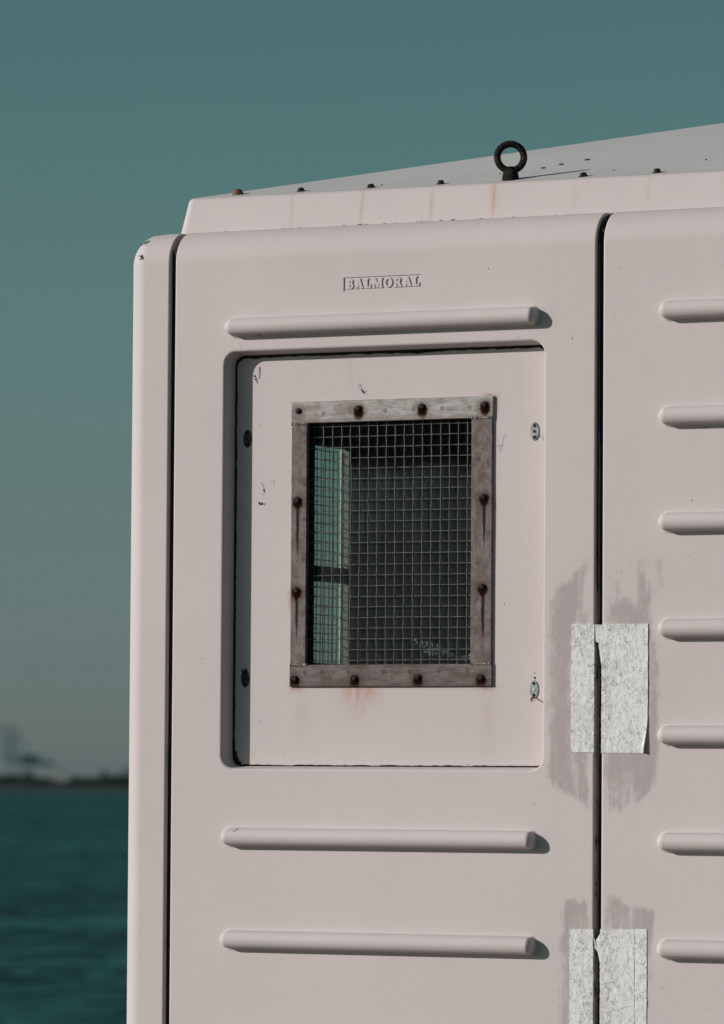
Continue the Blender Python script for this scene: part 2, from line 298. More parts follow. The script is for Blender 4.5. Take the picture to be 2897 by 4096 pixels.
# ------------------------------------------------------------------ mesh helpers
def link(name, me, mat, parent=None):
    o = bpy.data.objects.new(name, me); C.objects.link(o)
    if mat is not None and not me.materials: me.materials.append(mat)
    if parent is not None: o.parent = parent
    return o
def tag(o, label=None, cat=None, group=None, kind=None):
    for k, v in (('label', label), ('category', cat), ('group', group), ('kind', kind)):
        if v: o[k] = v
    return o
def empty(name, loc=(0, 0, 0)):
    o = bpy.data.objects.new(name, None); C.objects.link(o); o.location = loc; return o
class MB:
    """collects verts (with analytic normals where known) and faces for one mesh"""
    def __init__(s): s.v = []; s.n = []; s.f = []; s.sm = []; s.dirty = set()
    def vert(s, p, n=None):
        s.v.append(tuple(p)); s.n.append(tuple(n) if n is not None else (0, 0, 0)); return len(s.v) - 1
    def face(s, ids, smooth=False): s.f.append(tuple(ids)); s.sm.append(smooth)
    def grid(s, rows, smooth=True, closed=False):
        """rows of (p,n)"""
        idx = [[s.vert(*q) for q in r] for r in rows]
        for i in range(len(idx) - 1):
            m = len(idx[i]); rng = m if closed else m - 1
            for j in range(rng):
                q = (idx[i][j], idx[i][(j + 1) % m], idx[i + 1][(j + 1) % m], idx[i + 1][j]); s.face(q, smooth)
        return idx
    def box(s, a, b):
        x0, y0, z0 = a; x1, y1, z1 = b
        i = [s.vert(p) for p in ((x0, y0, z0), (x1, y0, z0), (x1, y1, z0), (x0, y1, z0), (x0, y0, z1), (x1, y0, z1), (x1, y1, z1), (x0, y1, z1))]
        for q in ((0, 3, 2, 1), (4, 5, 6, 7), (0, 1, 5, 4), (1, 2, 6, 5), (2, 3, 7, 6), (3, 0, 4, 7)): s.face([i[k] for k in q])
    def beam(s, a, b, w, h=None):
        a, b = Vector(a), Vector(b); h = h or w; d = (b - a).normalized()
        u = d.cross(Vector((0, 0, 1)));  u = u.normalized() if u.length > 1e-4 else Vector((1, 0, 0)); v = d.cross(u)
        i = [s.vert(p + u * sx * w / 2 + v * sy * h / 2) for p in (a, b) for sx, sy in ((-1, -1), (1, -1), (1, 1), (-1, 1))]
        for q in ((0, 1, 2, 3), (7, 6, 5, 4), (0, 4, 5, 1), (1, 5, 6, 2), (2, 6, 7, 3), (3, 7, 4, 0)): s.face([i[k] for k in q])
    def tube(s, pts, r, seg=5, rad=None):
        pts = [Vector(p) for p in pts]; rows = []
        for i, p in enumerate(pts):
            d = (pts[min(i + 1, len(pts) - 1)] - pts[max(i - 1, 0)]).normalized()
            u = d.cross(Vector((.13, .2, 1)) if abs(d.z) < .9 else Vector((1, .1, 0))).normalized(); v = d.cross(u); rr = rad[i] if rad else r
            rows.append([(p + (u * math.cos(a) + v * math.sin(a)) * rr, u * math.cos(a) + v * math.sin(a)) for a in [2 * PI * k / seg for k in range(seg)]])
        ids = s.grid(rows, True, True); s.face(ids[0][::-1]); s.face(ids[-1])
    def lathe(s, prof, c, ax, seg=16):
        ax = Vector(ax).normalized(); u = ax.cross(Vector((.3, .1, .9))).normalized(); v = ax.cross(u); c = Vector(c)
        ids = []
        for r, h in prof:
            ids.append([s.vert(c + ax * h + (u * math.cos(a) + v * math.sin(a)) * r) for a in [2 * PI * k / seg for k in range(seg)]])
        for i in range(len(ids) - 1):
            for j in range(seg): s.face((ids[i][j], ids[i][(j + 1) % seg], ids[i + 1][(j + 1) % seg], ids[i + 1][j]), True)
        s.face(ids[-1]); s.face(ids[0][::-1])
    def build(s, name, mat, parent=None, normals=False, recalc=True, sharp=35):
        me = bpy.data.meshes.new(name); me.from_pydata(s.v, [], s.f); me.update()
        if normals:
            bm = bmesh.new(); bm.from_mesh(me); bm.verts.ensure_lookup_table()
            for f in bm.faces:
                a = Vector((0, 0, 0))
                for w in f.verts: a += Vector(s.n[w.index])
                if f.normal.dot(a) < 0: f.normal_flip()
                f.smooth = True
            bm.to_mesh(me); bm.free()
            for k in s.dirty: me.polygons[k].material_index = 1
            me.normals_split_custom_set_from_vertices([Vector(q).normalized() for q in s.n])
        else:
            if recalc:
                bm = bmesh.new(); bm.from_mesh(me); bmesh.ops.recalc_face_normals(bm, faces=bm.faces); bm.to_mesh(me); bm.free()
            me.polygons.foreach_set('use_smooth', s.sm if len(s.sm) == len(me.polygons) else [False] * len(me.polygons))
            if any(s.sm): me.set_sharp_from_angle(angle=math.radians(sharp))
        return link(name, me, mat, parent)
def flat_with_holes(mb, outer, holes, y, nrm=(0, -1, 0), mp=None):
    """fills outer minus holes in the plane y; returns nothing"""
    mp = mp or (lambda u, yy, z: (u, yy, z))
    bm = bmesh.new(); es = []
    for loop in [outer] + holes:
        vs = [bm.verts.new((u, 0, z)) for u, z in loop]
        for i in range(len(vs)): es.append(bm.edges.new((vs[i], vs[(i + 1) % len(vs)])))
    bmesh.ops.triangle_fill(bm, use_beauty=True, use_dissolve=False, edges=es, normal=(0, -1, 0))
    bm.verts.index_update(); ids = [mb.vert(mp(v.co.x, y, v.co.z), nrm) for v in bm.verts]
    for f in bm.faces: mb.face([ids[v.index] for v in f.verts], True)
    bm.free()
def rrect(x0, x1, z0, z1, r, seg=7):
    out = []
    for cx, cz, a0 in ((x1 - r, z0 + r, -90), (x1 - r, z1 - r, 0), (x0 + r, z1 - r, 90), (x0 + r, z0 + r, 180)):
        for k in range(seg + 1):
            a = math.radians(a0 + 90 * k / seg); out.append((cx + r * math.cos(a), cz + r * math.sin(a)))
    return out
def loop_normals(lp):
    n = len(lp); res = []
    for i in range(n):
        a, b = lp[i - 1], lp[(i + 1) % n]; t = Vector((b[0] - a[0], b[1] - a[1])).normalized(); res.append((t.y, -t.x))   # outward for a CCW loop
    return res

# ------------------------------------------------------------------ the place: water, quay, far shore, haze
WZ = -2.6
mb = MB(); mb.face([mb.vert(p) for p in ((-9000, -400, WZ), (9000, -400, WZ), (9000, 9500, WZ), (-9000, 9500, WZ))])
tag(mb.build('water', M['water'], recalc=False), 'dark teal rippled sea stretching to the far shore', kind='structure')
mb = MB(); mb.box((-4.0, -30, WZ - .5), (16, 4.2, 0.0)); mb.box((-4.05, 3.9, .0), (16, 4.25, .14))
tag(mb.build('quay', M['concrete']), 'pale concrete quay under the kiosk', kind='structure')

D0 = 3900.0
def far(px, d):                      # a point on the water straight behind source pixel column px, d metres off
    yaw = math.radians(26.62) + math.atan((1448.5 - px) / 20000.0)
    return Vector((5.208 - math.sin(yaw) * d, -9.477 + math.cos(yaw) * d, WZ))
fx = (far(520, D0) - far(0, D0)).normalized(); fy = Vector((-fx.y, fx.x, 0))
s0 = far(260, D0)
def F(u, v, z): return s0 + fx * u + fy * v + Vector((0, 0, z))
mb = MB(); rows = []
for v, h in ((0, -.8), (4, 2.4), (14, 4.2), (60, 9.0), (400, 9.5), (2500, 10), (4500, 10)):
    rows.append([(F(u, v + 9 * noise.noise((u * .004, v * .01, 3)), h + .5 * noise.noise((u * .02, v * .03, 1))), None) for u in range(-1500, 1501, 20)])
mb.grid(rows)
tag(mb.build('far_shore', M['shore']), 'low mud bank of the far shore', kind='structure')
def leafclumps(mb, c, rx, rz, k, size):
    for _ in range(k):
        while True:
            p = Vector((random.uniform(-1, 1), random.uniform(-1, 1), random.uniform(-1, 1)))
            if .25 < p.length < 1: break
        q = Vector(c) + Vector((p.x * rx, p.y * rx, p.z * rz)); a, b = Vector((random.gauss(0, 1), random.gauss(0, 1), random.gauss(0, 1))).normalized(), Vector((random.gauss(0, 1), random.gauss(0, 1), random.gauss(0, 1))).normalized()
        s_ = size * random.uniform(.6, 1.3)
        mb.face([mb.vert(q + a * s_), mb.vert(q + b * s_ * .8), mb.vert(q - a * s_ * .7), mb.vert(q - b * s_)])
mb = MB()
u = -420.0
while u < 420:
    hgt = 7.6 + 2.6 * noise.noise((u * .035, 2, 7)) + 1.5 * noise.noise((u * .15, 5, 1))
    if abs(u + .8) < 8: hgt *= .42
    leafclumps(mb, F(u, 24 + random.uniform(-6, 14), 3.6 + hgt * .5), 3.4, hgt * .52, 70, 1.5); u += 2.2
tag(mb.build('far_wood', M['leafdark'], recalc=False), 'dark belt of wood along the far shore', kind='stuff')
def far_tree(px, h, label):
    b = far(px, D0 + 14); b.z = WZ + 3.4; root = empty('tree', b)
    t = MB(); t.tube([(0, 0, 0), (.2, 0, h * .35), (.1, .1, h * .7)], .4, 6, [.5, .35, .2]); t.tube([(.2, 0, h * .35), (1.6, .5, h * .62)], .2, 5); t.tube([(.2, 0, h * .4), (-1.5, -.4, h * .66)], .2, 5)
    t.build('trunk', M['bark'], root)
    k = MB(); leafclumps(k, (0, 0, h * .62), h * .30, h * .40, 190, .75); leafclumps(k, (h * .2, 0, h * .5), h * .22, h * .25, 80, .7); k.build('crown', M['leafdark'], root, recalc=False)
    tag(root, label, 'tree', 'taller trees on the far shore')
far_tree(122, 14.5, 'dark tree on the far shore below the cranes, well left of the pale building')
far_tree(426, 13.5, 'dark tree on the far shore between the pale building and the kiosk')
far_tree(512, 17.0, 'tallest dark tree on the far shore, touching the kiosk corner')
# the pale building catching the sun
b = far(256, D0 + 58); b.z = WZ + 8.6; root = empty('house', b); root.rotation_euler.z = math.atan2(fx.y, fx.x)
mb = MB(); mb.box((-3.8, 0, -3), (3.8, 6, 6.0)); mb.build('wall', M['house'], root)
mb = MB()
i = [mb.vert(p) for p in ((-4, -.4, 6.05), (4, -.4, 6.05), (4, 6.4, 6.05), (-4, 6.4, 6.05), (-4, 3, 7.4), (4, 3, 7.4))]
for q in ((0, 1, 5, 4), (2, 3, 4, 5), (0, 4, 3), (1, 2, 5), (0, 3, 2, 1)): mb.face([i[k] for k in q])
mb.build('roof', M['houseroof'], root)
for k, x in enumerate((-2.0, 1.0)):
    w = MB(); w.box((x, -.06, 2.0), (x + 1.0, -.003, 3.4)); w.build('window', M['pane'], root)
tag(root, 'small sunlit white building among the far shore trees', 'building')
# container cranes with raised booms
def crane(px, d, mirror, label):
    p = far(px, d); p.z = WZ + 3; root = empty('gantry_crane', p); root.rotation_euler.z = math.atan2(fx.y, fx.x); m = mirror
    for x in (-7, 9):
        for y in (-6, 6):
            a = MB(); a.beam((x, y, 0), (x * .8, y * .9, 36), 1.5); a.build('leg', M['crane'], root)
    for p0, p1 in (((-7, -6, 12), (9, -6, 12)), ((-7, 6, 12), (9, 6, 12)), ((-7, -6, 36), (-7, 6, 36)), ((8, -6, 36), (8, 6, 36))): a = MB(); a.beam(p0, p1, 1.6); a.build('portal_beam', M['crane'], root)
    a = MB(); a.beam((-9, -2, 27.5), (44 * m, -2, 24.5), 2.2, 5.5); a.beam((-9, 2, 27.5), (44 * m, 2, 24.5), 2.2, 5.5); a.build('girder', M['crane'], root)
    a = MB(); a.beam((-8, -1.2, 29), (-14, -1.2, 66), 2.6, 3.4); a.beam((-8, 1.2, 29), (-14, 1.2, 66), 2.6, 3.4)
    for t in range(6): a.beam((-9 - t, -1.2, 35 + t * 5.5), (-9 - t, 1.2, 35 + t * 5.5), .8)
    a.build('boom', M['crane'], root)
    a = MB(); a.beam((-6, -3, 36), (-4.5, 0, 64), 2.4); a.beam((-6, 3, 36), (-4.5, 0, 64), 2.4); a.beam((8, -2, 36), (-4.5, 0, 60), 1.2); a.beam((8, 2, 36), (-4.5, 0, 60), 1.2); a.beam((-14, 0, 64), (-4.5, 0, 61), .4); a.build('mast', M['crane'], root)
    a = MB(); a.box((9, -3, 28.5), (19, 3, 34)); a.build('machinery_house', M['crane'], root)
    tag(root, label, 'crane', 'harbour cranes beyond the far shore')
crane(95, 5400, .8, 'hazy harbour crane with raised boom, the right-hand one of the overlapping pair')
crane(60, 5350, .8, 'hazy harbour crane with raised boom, leftmost, its legs near the left picture edge')

mb = MB(); mb.box((-9500, -450, WZ - 1), (9500, 9800, 75))
hz = NT('thin_sea_haze'); pv = hz.n('ShaderNodeVolumePrincipled'); pv.inputs['Color'].default_value = (.11, .235, .23, 1); pv.inputs['Density'].default_value = 2.6e-5; pv.inputs['Anisotropy'].default_value = 0.0
hz.l(pv.outputs[0], hz.out.inputs['Volume'])
tag(mb.build('haze', hz.m), 'thin pale haze over the sea', kind='stuff')

# ------------------------------------------------------------------ the kiosk
kiosk = empty('kiosk')
tag(kiosk, 'white ribbed moulded plastic kiosk with meshed window and low hipped roof', 'kiosk')
ZT, RT = ZO + 1.218, .072
VP = [(0, 0.02, 1, 0), (0, ZT - RT, 1, 0)]
for k in range(1, 13):
    a = PI / 2 * k / 12; VP.append((RT * (1 - math.cos(a)), ZT - RT + RT * math.sin(a), math.cos(a), math.sin(a)))
VP.append((.125, ZT, 0, 1))
def bevel_path(x0, x1, y0=0.0, b=.005, depth=.055, left=True, right=True):
    """path along a straight front: items (x, y, nx, ny, ex, beta, depth)"""
    P = []
    if left:
        P.append((x0, -1, PI / 2, depth)); P.append((x0, -1, PI / 2, b))
        for k in range(1, 5): a = PI / 2 * (1 - k / 5); P.append((x0 + b - b * math.sin(a), -1, a, b - b * math.cos(a)))
        P.append((x0 + b, -1, 0, 0))
    else: P.append((x0, -1, 0, 0))
    if right:
        P.append((x1 - b, 1, 0, 0))
        for k in range(1, 5): a = PI / 2 * k / 5; P.append((x1 - b + b * math.sin(a), 1, a, b - b * math.cos(a)))
        P.append((x1, 1, PI / 2, b)); P.append((x1, 1, PI / 2, depth))
    else: P.append((x1, 1, 0, 0))
    return P
def vtx(x, e, beta, dep, vp, mp):
    off, z, cr, sr = vp
    # local frame: outward normal (0,-cr,sr); edge direction e along x
    p = (x, off + dep * cr, z - dep * sr)
    n = (e * math.sin(beta), -cr * math.cos(beta), sr * math.cos(beta))
    return mp(*p), mp(*n, vec=True)
def ident(u, y, z, vec=False): return (u, y, z)
def wall_panel(name, x0, x1, mat, parent, holes=(), mp=ident, depth=.055):
    mb = MB(); bp = bevel_path(x0, x1, depth=depth); h = len(bp) // 2
    for part in (bp[:h], bp[h:]):
        k0 = len(mb.f); mb.grid([[vtx(x, e, be, de, vp, mp) for vp in VP] for (x, e, be, de) in part]); nv = len(VP) - 1
        rng = range(0, nv) if part[0][2] > 1 else range((len(part) - 2) * nv, (len(part) - 1) * nv)
        mb.dirty.update(k0 + q for q in rng)
    mid = [bp[h - 1], bp[h]]
    mb.grid([[vtx(x, e, be, de, vp, mp) for vp in VP[1:]] for (x, e, be, de) in mid])
    xa, xb = mid[0][0], mid[1][0]
    flat_with_holes(mb, [(xa, VP[0][1]), (xb, VP[0][1]), (xb, VP[1][1]), (xa, VP[1][1])], [h_['loop'] for h_ in holes], 0.0, mp(0, -1, 0, vec=True), mp)
    for h_ in holes:
        lp = h_['loop']; ln = loop_normals(lp); r = h_['r']; d = h_['d']; dr = h_['draft']; rows = []
        prof = [(0, 0, 0)]                                   # (inset, depth, angle)
        for k in range(1, 6):
            a = PI / 2 * k / 5 * .9; prof.append((r * math.sin(a) * .55, r * (1 - math.cos(a)), a))
        pe = prof[-1]; prof.append((pe[0] + .0002, pe[1] + .0002, pe[2])); prof.append((dr, d, pe[2]))
        for ins, dep, a in prof:
            rows.append([(mp(q[0] - nn[0] * ins, dep, q[1] - nn[1] * ins), mp(-nn[0] * math.sin(a), -math.cos(a), -nn[1] * math.sin(a), vec=True)) for q, nn in zip(lp, ln)])
        mb.grid(rows, True, True)
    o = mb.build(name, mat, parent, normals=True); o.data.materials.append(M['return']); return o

REC = rrect(.1176, .8855, ZO + .0455, ZO + .9535, .034)
NPL = [(.4095, ZO + 1.0685), (.5935, ZO + 1.0685), (.5935, ZO + 1.0983), (.4095, ZO + 1.0983)]
def sq(lp, n=6):                                             # split a rectangle's sides so corner normals stay local
    out = []
    for i in range(4):
        a, b = lp[i], lp[(i + 1) % 4]
        for k in (0.002, .5, .998): out.append((a[0] + (b[0] - a[0]) * k, a[1] + (b[1] - a[1]) * k))
    return out
front = wall_panel('window_panel', 0.0, .999, M['panel'], kiosk,
                   [dict(loop=REC, r=.011, d=.041, draft=.011), dict(loop=sq(NPL), r=.0008, d=.0024, draft=.0007)])
rightp = wall_panel('wall_panel', 1.0145, 2.0135, M['panel'], kiosk)

# the corner post wraps round the left front corner
def corner_post():
    mb = MB(); xl, R = -.124, .050; bp = bevel_path(-.05, -.0130, left=False)
    path = []                                                # (px,py,nx,ny,ex,ey,beta,dep, corner)
    for (x, e, be, de) in reversed(bp): path.append((max(x, xl + R) if x < xl + R else x, 0.0, 0, -1, e, 0, be, de, False))
    path[-1] = (xl + R, 0.0, 0, -1, 1, 0, 0, 0, False)
    for k in range(1, 11):
        a = PI / 2 * k / 11; path.append((xl + R - R * math.sin(a), R - R * math.cos(a), -math.sin(a), -math.cos(a), 0, 0, 0, 0, True))
    path.append((xl, R, -1, 0, 0, 0, 0, 0, False)); path.append((xl, .110, -1, 0, 0, 0, 0, 0, False))
    for k in range(1, 5): a = PI / 2 * k / 5; path.append((xl, .110 + .005 * math.sin(a), -1, 0, 0, 1, a, .005 - .005 * math.cos(a), False))
    path.append((xl, .115, -1, 0, 0, 1, PI / 2, .005, False)); path.append((xl, .115, -1, 0, 0, 1, PI / 2, .05, False))
    rows = []
    for (px, py, nx, ny, ex, ey, be, de, cor) in path:
        row = []
        for off, z, cr, sr in VP:
            o_ = off
            if cor and off > R - .004: x, y = xl + off + (px - xl - R) * .08, off + (py - R) * .08
            elif cor: x, y = px - nx * off, py - ny * off
            else:
                x, y = px - nx * off, py - ny * off
                if ny == -1 and ex == 1 and px <= xl + R + 1e-6: x = max(x, xl + off)
                if nx == -1 and abs(py - R) < 1e-6: y = max(y, off)
            x -= nx * de * cr; y -= ny * de * cr; zz = z - de * sr
            n = (nx * cr * math.cos(be) + ex * math.sin(be), ny * cr * math.cos(be) + ey * math.sin(be), sr * math.cos(be))
            row.append(((x, y, zz), n))
        rows.append(row)
    mb.grid(rows); return mb.build('corner_post', M['post'], kiosk, normals=True)
corner_post()

# left side wall with its own meshed window (seen through the front window), back and right walls
YB = 2.1
def left_map(u, y, z, vec=False): return (y, -u, z) if vec else (-.124 + y, YB - u, z)
LH = [(YB - 1.045, ZO + .27), (YB - .40, ZO + .27), (YB - .40, ZO + .84), (YB - 1.045, ZO + .84)]
wall_panel('side_panel', .02, YB - .128, M['panel'], kiosk, [dict(loop=sq(LH), r=.003, d=.030, draft=.001)], left_map, depth=.04)
def right_map(u, y, z, vec=False): return (-y, u, z) if vec else (2.14 - y, u, z)
wall_panel('side_panel', .128, YB - .02, M['panel'], kiosk, (), right_map, depth=.04)
def back_map(u, y, z, vec=False): return (-u, -y, z) if vec else (2.14 - u, YB - y, z)
wall_panel('back_panel', .0, 2.264, M['panel'], kiosk, (), back_map, depth=.04)
wall_panel('corner_post', 2.0280, 2.14, M['post'], kiosk)
# dark strips closing the joints
def strip(name, a, b, mat=M['black'], parent=kiosk):
    m = MB(); m.box(a, b); return m.build(name, mat, parent)
strip('joint_seal', (-.0128, .011, .02), (-.0002, .0455, ZT - .045)); strip('joint_seal', (-.030, .046, .02), (.018, .115, ZT - .020))
strip('joint_seal', (.9992, .016, .02), (1.0143, .0395, ZT - .040)); strip('joint_seal', (.980, .040, .02), (1.034, .115, ZT - .022)); strip('joint_seal', (1.995, .046, .02), (2.045, .115, ZT - .030))
strip('joint_seal', (-.085, .09, .02), (-.06, .15, ZT - .03))
# grey lip of the seam: the return of the left panel carries a flaking pale strip
m = MB(); rows = []
for k in range(60):
    z = .02 + (ZT - .09) * k / 59; w = .0035 + .0025 * noise.noise((3, z * 9, 1)) + .0018 * noise.noise((7, z * 40, 2))
    if z > ZO + .75: w *= .35
    rows.append([((.9993, .0150, z), (0, -1, 0)), ((.9996 + max(w, .0006), .0152, z), (0, -1, 0))])
m.grid(rows); m.build('joint_strip', plain('grey_sealant', (.24, .215, .205), .8, 0, .3, 80), kiosk, normals=True)

# ribs: half round mouldings with filleted feet and rounded ends
def rib(x0, x1, zc, parent):
    mb = MB(); r, c, f = .0182, .0140, .0075
    prof = [(r + f, -.0003, 0, 1)]                            # (u, v, nu, nv)
    for k in range(1, 5):
        a = PI / 2 * k / 4 * .92; prof.append((r + f - f * math.sin(a), f * (1 - math.cos(a)), math.sin(a), math.cos(a)))
    for k in range(0, 11):
        a = math.radians(6 + 84 * k / 10); prof.append((r * math.cos(a), c + r * math.sin(a), math.cos(a), math.sin(a)))
    E = .70; xa, xb = x0 + (r + f), x1 - (r + f) * E; ring = []
    for k in range(13): a = math.radians(90 + 180 * k / 12); ring.append((xa, math.cos(a), math.sin(a), 1.0))
    for k in range(13): a = math.radians(-90 + 180 * k / 12); ring.append((xb, math.cos(a), math.sin(a), E))
    rows = [[((cx + ca * u * e_, -v, zc + sa * u), Vector((ca * nu / e_, -nv, sa * nu)).normalized()) for cx, ca, sa, e_ in ring] for u, v, nu, nv in prof]
    mb.grid(rows, True, True); return mb.build('rib', M['panel'], parent, normals=True)
for k in (0, 5, 6, 7): rib(.1255, .8735, ZO + 1.0 - .2190 * k, front)
for k in range(8): rib(1.1405, 1.888, ZO + 1.0 - .2190 * k, rightp)

# moulded nameplate with raised lettering
m = MB(); m.grid([[((x, .0024, z), (0, -1, 0)) for z in (NPL[0][1] - .0005, NPL[2][1] + .0005)] for x in (NPL[0][0] - .0005, NPL[1][0] + .0005)])
plate = m.build('nameplate', M['panel'], front, normals=True)
def arc(cx, cz, rx, rz, a0, a1, n=10): return [(cx + rx * math.cos(math.radians(a0 + (a1 - a0) * k / n)), cz + rz * math.sin(math.radians(a0 + (a1 - a0) * k / n))) for k in range(n + 1)]
GL = {
 'B': (.84, [[(0, 0), (.5, 0)] + arc(.50, .285, .32, .285, -80, 70) + arc(.46, .77, .29, .23, -50, 90) + [(0, 1), (0, .88), (.11, .88), (.11, .12), (0, .12)],
             [(.35, .13), (.46, .13)] + arc(.46, .285, .11, .155, -80, 80, 6) + [(.35, .44)], [(.35, .57), (.44, .57)] + arc(.44, .72, .10, .15, -80, 80, 6) + [(.35, .87)]]),
 'A': (1.0, [[(0, 0), (.40, 0), (.40, .11), (.30, .11), (.34, .25), (.60, .25), (.64, .11), (.53, .11), (.53, 0), (1, 0), (1, .11), (.92, .11), (.62, 1), (.38, 1), (.09, .11), (0, .11)], [(.375, .37), (.57, .37), (.475, .72)]]),
 'L': (.78, [[(0, 0), (.74, 0), (.78, .36), (.67, .36), (.60, .13), (.36, .13), (.36, .88), (.48, .88), (.48, 1), (0, 1), (0, .88), (.11, .88), (.11, .12), (0, .12)]]),
 'M': (1.22, [[(0, 0), (.36, 0), (.36, .11), (.26, .11), (.27, .70), (.53, 0), (.67, 0), (.90, .72), (.90, .11), (.80, .11), (.80, 0), (1.22, 0), (1.22, .11), (1.13, .11), (1.13, .88), (1.22, .88), (1.22, 1), (.85, 1), (.62, .38), (.38, 1), (0, 1), (0, .88), (.12, .88), (.12, .11), (0, .11)]]),
 'O': (1.02, [arc(.51, .5, .51, .52, 0, 349, 24), arc(.51, .5, .23, .38, 0, 345, 20)]),
 'R': (.97, [[(0, 0), (.44, 0), (.44, .11), (.35, .11), (.35, .43), (.42, .43), (.60, 0), (.97, 0), (.97, .11), (.88, .11), (.72, .50)] + arc(.50, .735, .31, .265, -40, 90) + [(0, 1), (0, .88), (.11, .88), (.11, .11), (0, .11)],
             [(.35, .55), (.45, .55)] + arc(.45, .715, .11, .16, -80, 80, 6) + [(.35, .88)]])}
def lettering(word, x0, x1, z0, hgt, y):
    cu = bpy.data.curves.new('lettering', 'CURVE'); cu.dimensions = '2D'; cu.fill_mode = 'BOTH'; cu.extrude = .0006; cu.bevel_depth = .0007; cu.bevel_resolution = 1
    gap = .16; tot = sum(GL[ch][0] for ch in word) + gap * (len(word) - 1); sx = (x1 - x0) / tot; u = 0
    for ch in word:
        for lp in GL[ch][1]:
            sp = cu.splines.new('POLY'); sp.points.add(len(lp) - 1); sp.use_cyclic_u = True
            for p, (a, b) in zip(sp.points, lp): p.co = ((u + a) * sx, b * hgt, 0, 1)
        u += GL[ch][0] + gap
    tmp = bpy.data.objects.new('tmp', cu); C.objects.link(tmp); dg = bpy.context.evaluated_depsgraph_get()
    me = bpy.data.meshes.new_from_object(tmp.evaluated_get(dg)); bpy.data.objects.remove(tmp)
    me.transform(Matrix.Translation((x0, y, z0)) @ Matrix.Rotation(PI / 2, 4, 'X')); me.materials.clear()
    return link('lettering', me, M['panel'], plate)
lettering('BALMORAL', .4168, .5895, ZO + 1.0735, .0203, .0014)

# recessed insert carrying the window, with its black seal
OX0, OX1, OZ0, OZ1 = .3045, .7000, ZO + .2710, ZO + .7950
IY = .0415
m = MB(); flat_with_holes(m, [(.10, ZO + .03), (.90, ZO + .03), (.90, ZO + .97), (.10, ZO + .97)], [[(OX0, OZ0), (OX1, OZ0), (OX1, OZ1), (OX0, OZ1)]], IY)
insert = m.build('window_insert', M['insert'], kiosk, normals=True)
m = MB()
for a, b in (((OX0 - .012, IY + .002, OZ0 - .01), (OX0, .075, OZ1 + .01)), ((OX1, IY + .002, OZ0 - .01), (OX1 + .012, .075, OZ1 + .01)), ((OX0, IY + .002, OZ0 - .01), (OX1, .075, OZ0)), ((OX0, IY + .002, OZ1), (OX1, .075, OZ1 + .01))): m.box(a, b)
m.build('opening_lining', M['black'], insert)
# seal line between recess walls and insert, ragged inner edge
inn = rrect(.1286, .8745, ZO + .0565, ZO + .9425, .026, 10); dense = []
for i in range(len(inn)):
    a, b = inn[i], inn[(i + 1) % len(inn)]; L = math.hypot(b[0] - a[0], b[1] - a[1]); n_ = max(1, int(L / .004))
    for k in range(n_): dense.append((a[0] + (b[0] - a[0]) * k / n_, a[1] + (b[1] - a[1]) * k / n_))
ln = loop_normals(dense); rows = [[], []]
for (x, z), nn in zip(dense, ln):
    w = .0052 if nn[0] < -.7 else (.0054 if nn[1] > .7 else .0030)
    if nn[0] < -.3 and (z < ZO + .09): w += .006
    w += .0016 * noise.noise((x * 60, 1, z * 60)) + .0012 * max(0, noise.noise((x * 220, 4, z * 220)))
    if nn[1] > .7: w += .0022 * max(0, noise.noise((x * 25, 8, 0))) + .0025 * math.exp(-((x - .56) / .03) ** 2)
    rows[0].append(((x + nn[0] * .003, IY - .0008, z + nn[1] * .003), (0, -1, 0))); rows[1].append(((x - nn[0] * w, IY - .0008, z - nn[1] * w), (0, -1, 0)))
m = MB(); m.grid(rows, True, True); m.build('seal', M['grime'], insert, normals=True)

# screw plates on the insert
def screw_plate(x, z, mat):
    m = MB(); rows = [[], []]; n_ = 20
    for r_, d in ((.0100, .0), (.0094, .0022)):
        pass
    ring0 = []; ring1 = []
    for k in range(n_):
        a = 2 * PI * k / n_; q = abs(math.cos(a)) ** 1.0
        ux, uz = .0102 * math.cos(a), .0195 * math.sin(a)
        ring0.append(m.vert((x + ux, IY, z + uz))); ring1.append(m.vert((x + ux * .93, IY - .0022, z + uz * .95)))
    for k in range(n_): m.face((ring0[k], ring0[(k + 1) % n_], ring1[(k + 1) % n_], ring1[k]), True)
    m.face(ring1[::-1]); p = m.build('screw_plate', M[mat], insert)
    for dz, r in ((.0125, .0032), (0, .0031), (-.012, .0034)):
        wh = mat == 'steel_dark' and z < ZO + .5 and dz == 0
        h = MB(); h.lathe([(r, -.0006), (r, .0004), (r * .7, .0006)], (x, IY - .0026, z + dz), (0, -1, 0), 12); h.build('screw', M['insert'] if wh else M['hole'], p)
for x, z, t in ((.8415, ZO + .7608, 'steel_dark'), (.8427, ZO + .2196, 'steel_dark'), (.159, ZO + .7624, 'plate_shade'), (.1582, ZO + .2449, 'plate_shade')): screw_plate(x, z, t)

m = MB(); m.beam((.8425, IY - .002, ZO + .203), (.8440, IY - .017, ZO + .201), .0022, .002); m.beam((.8440, IY - .016, ZO + .202), (.8450, IY - .018, ZO + .195), .0026, .002); m.build('bent_hook', M['iron'], insert)
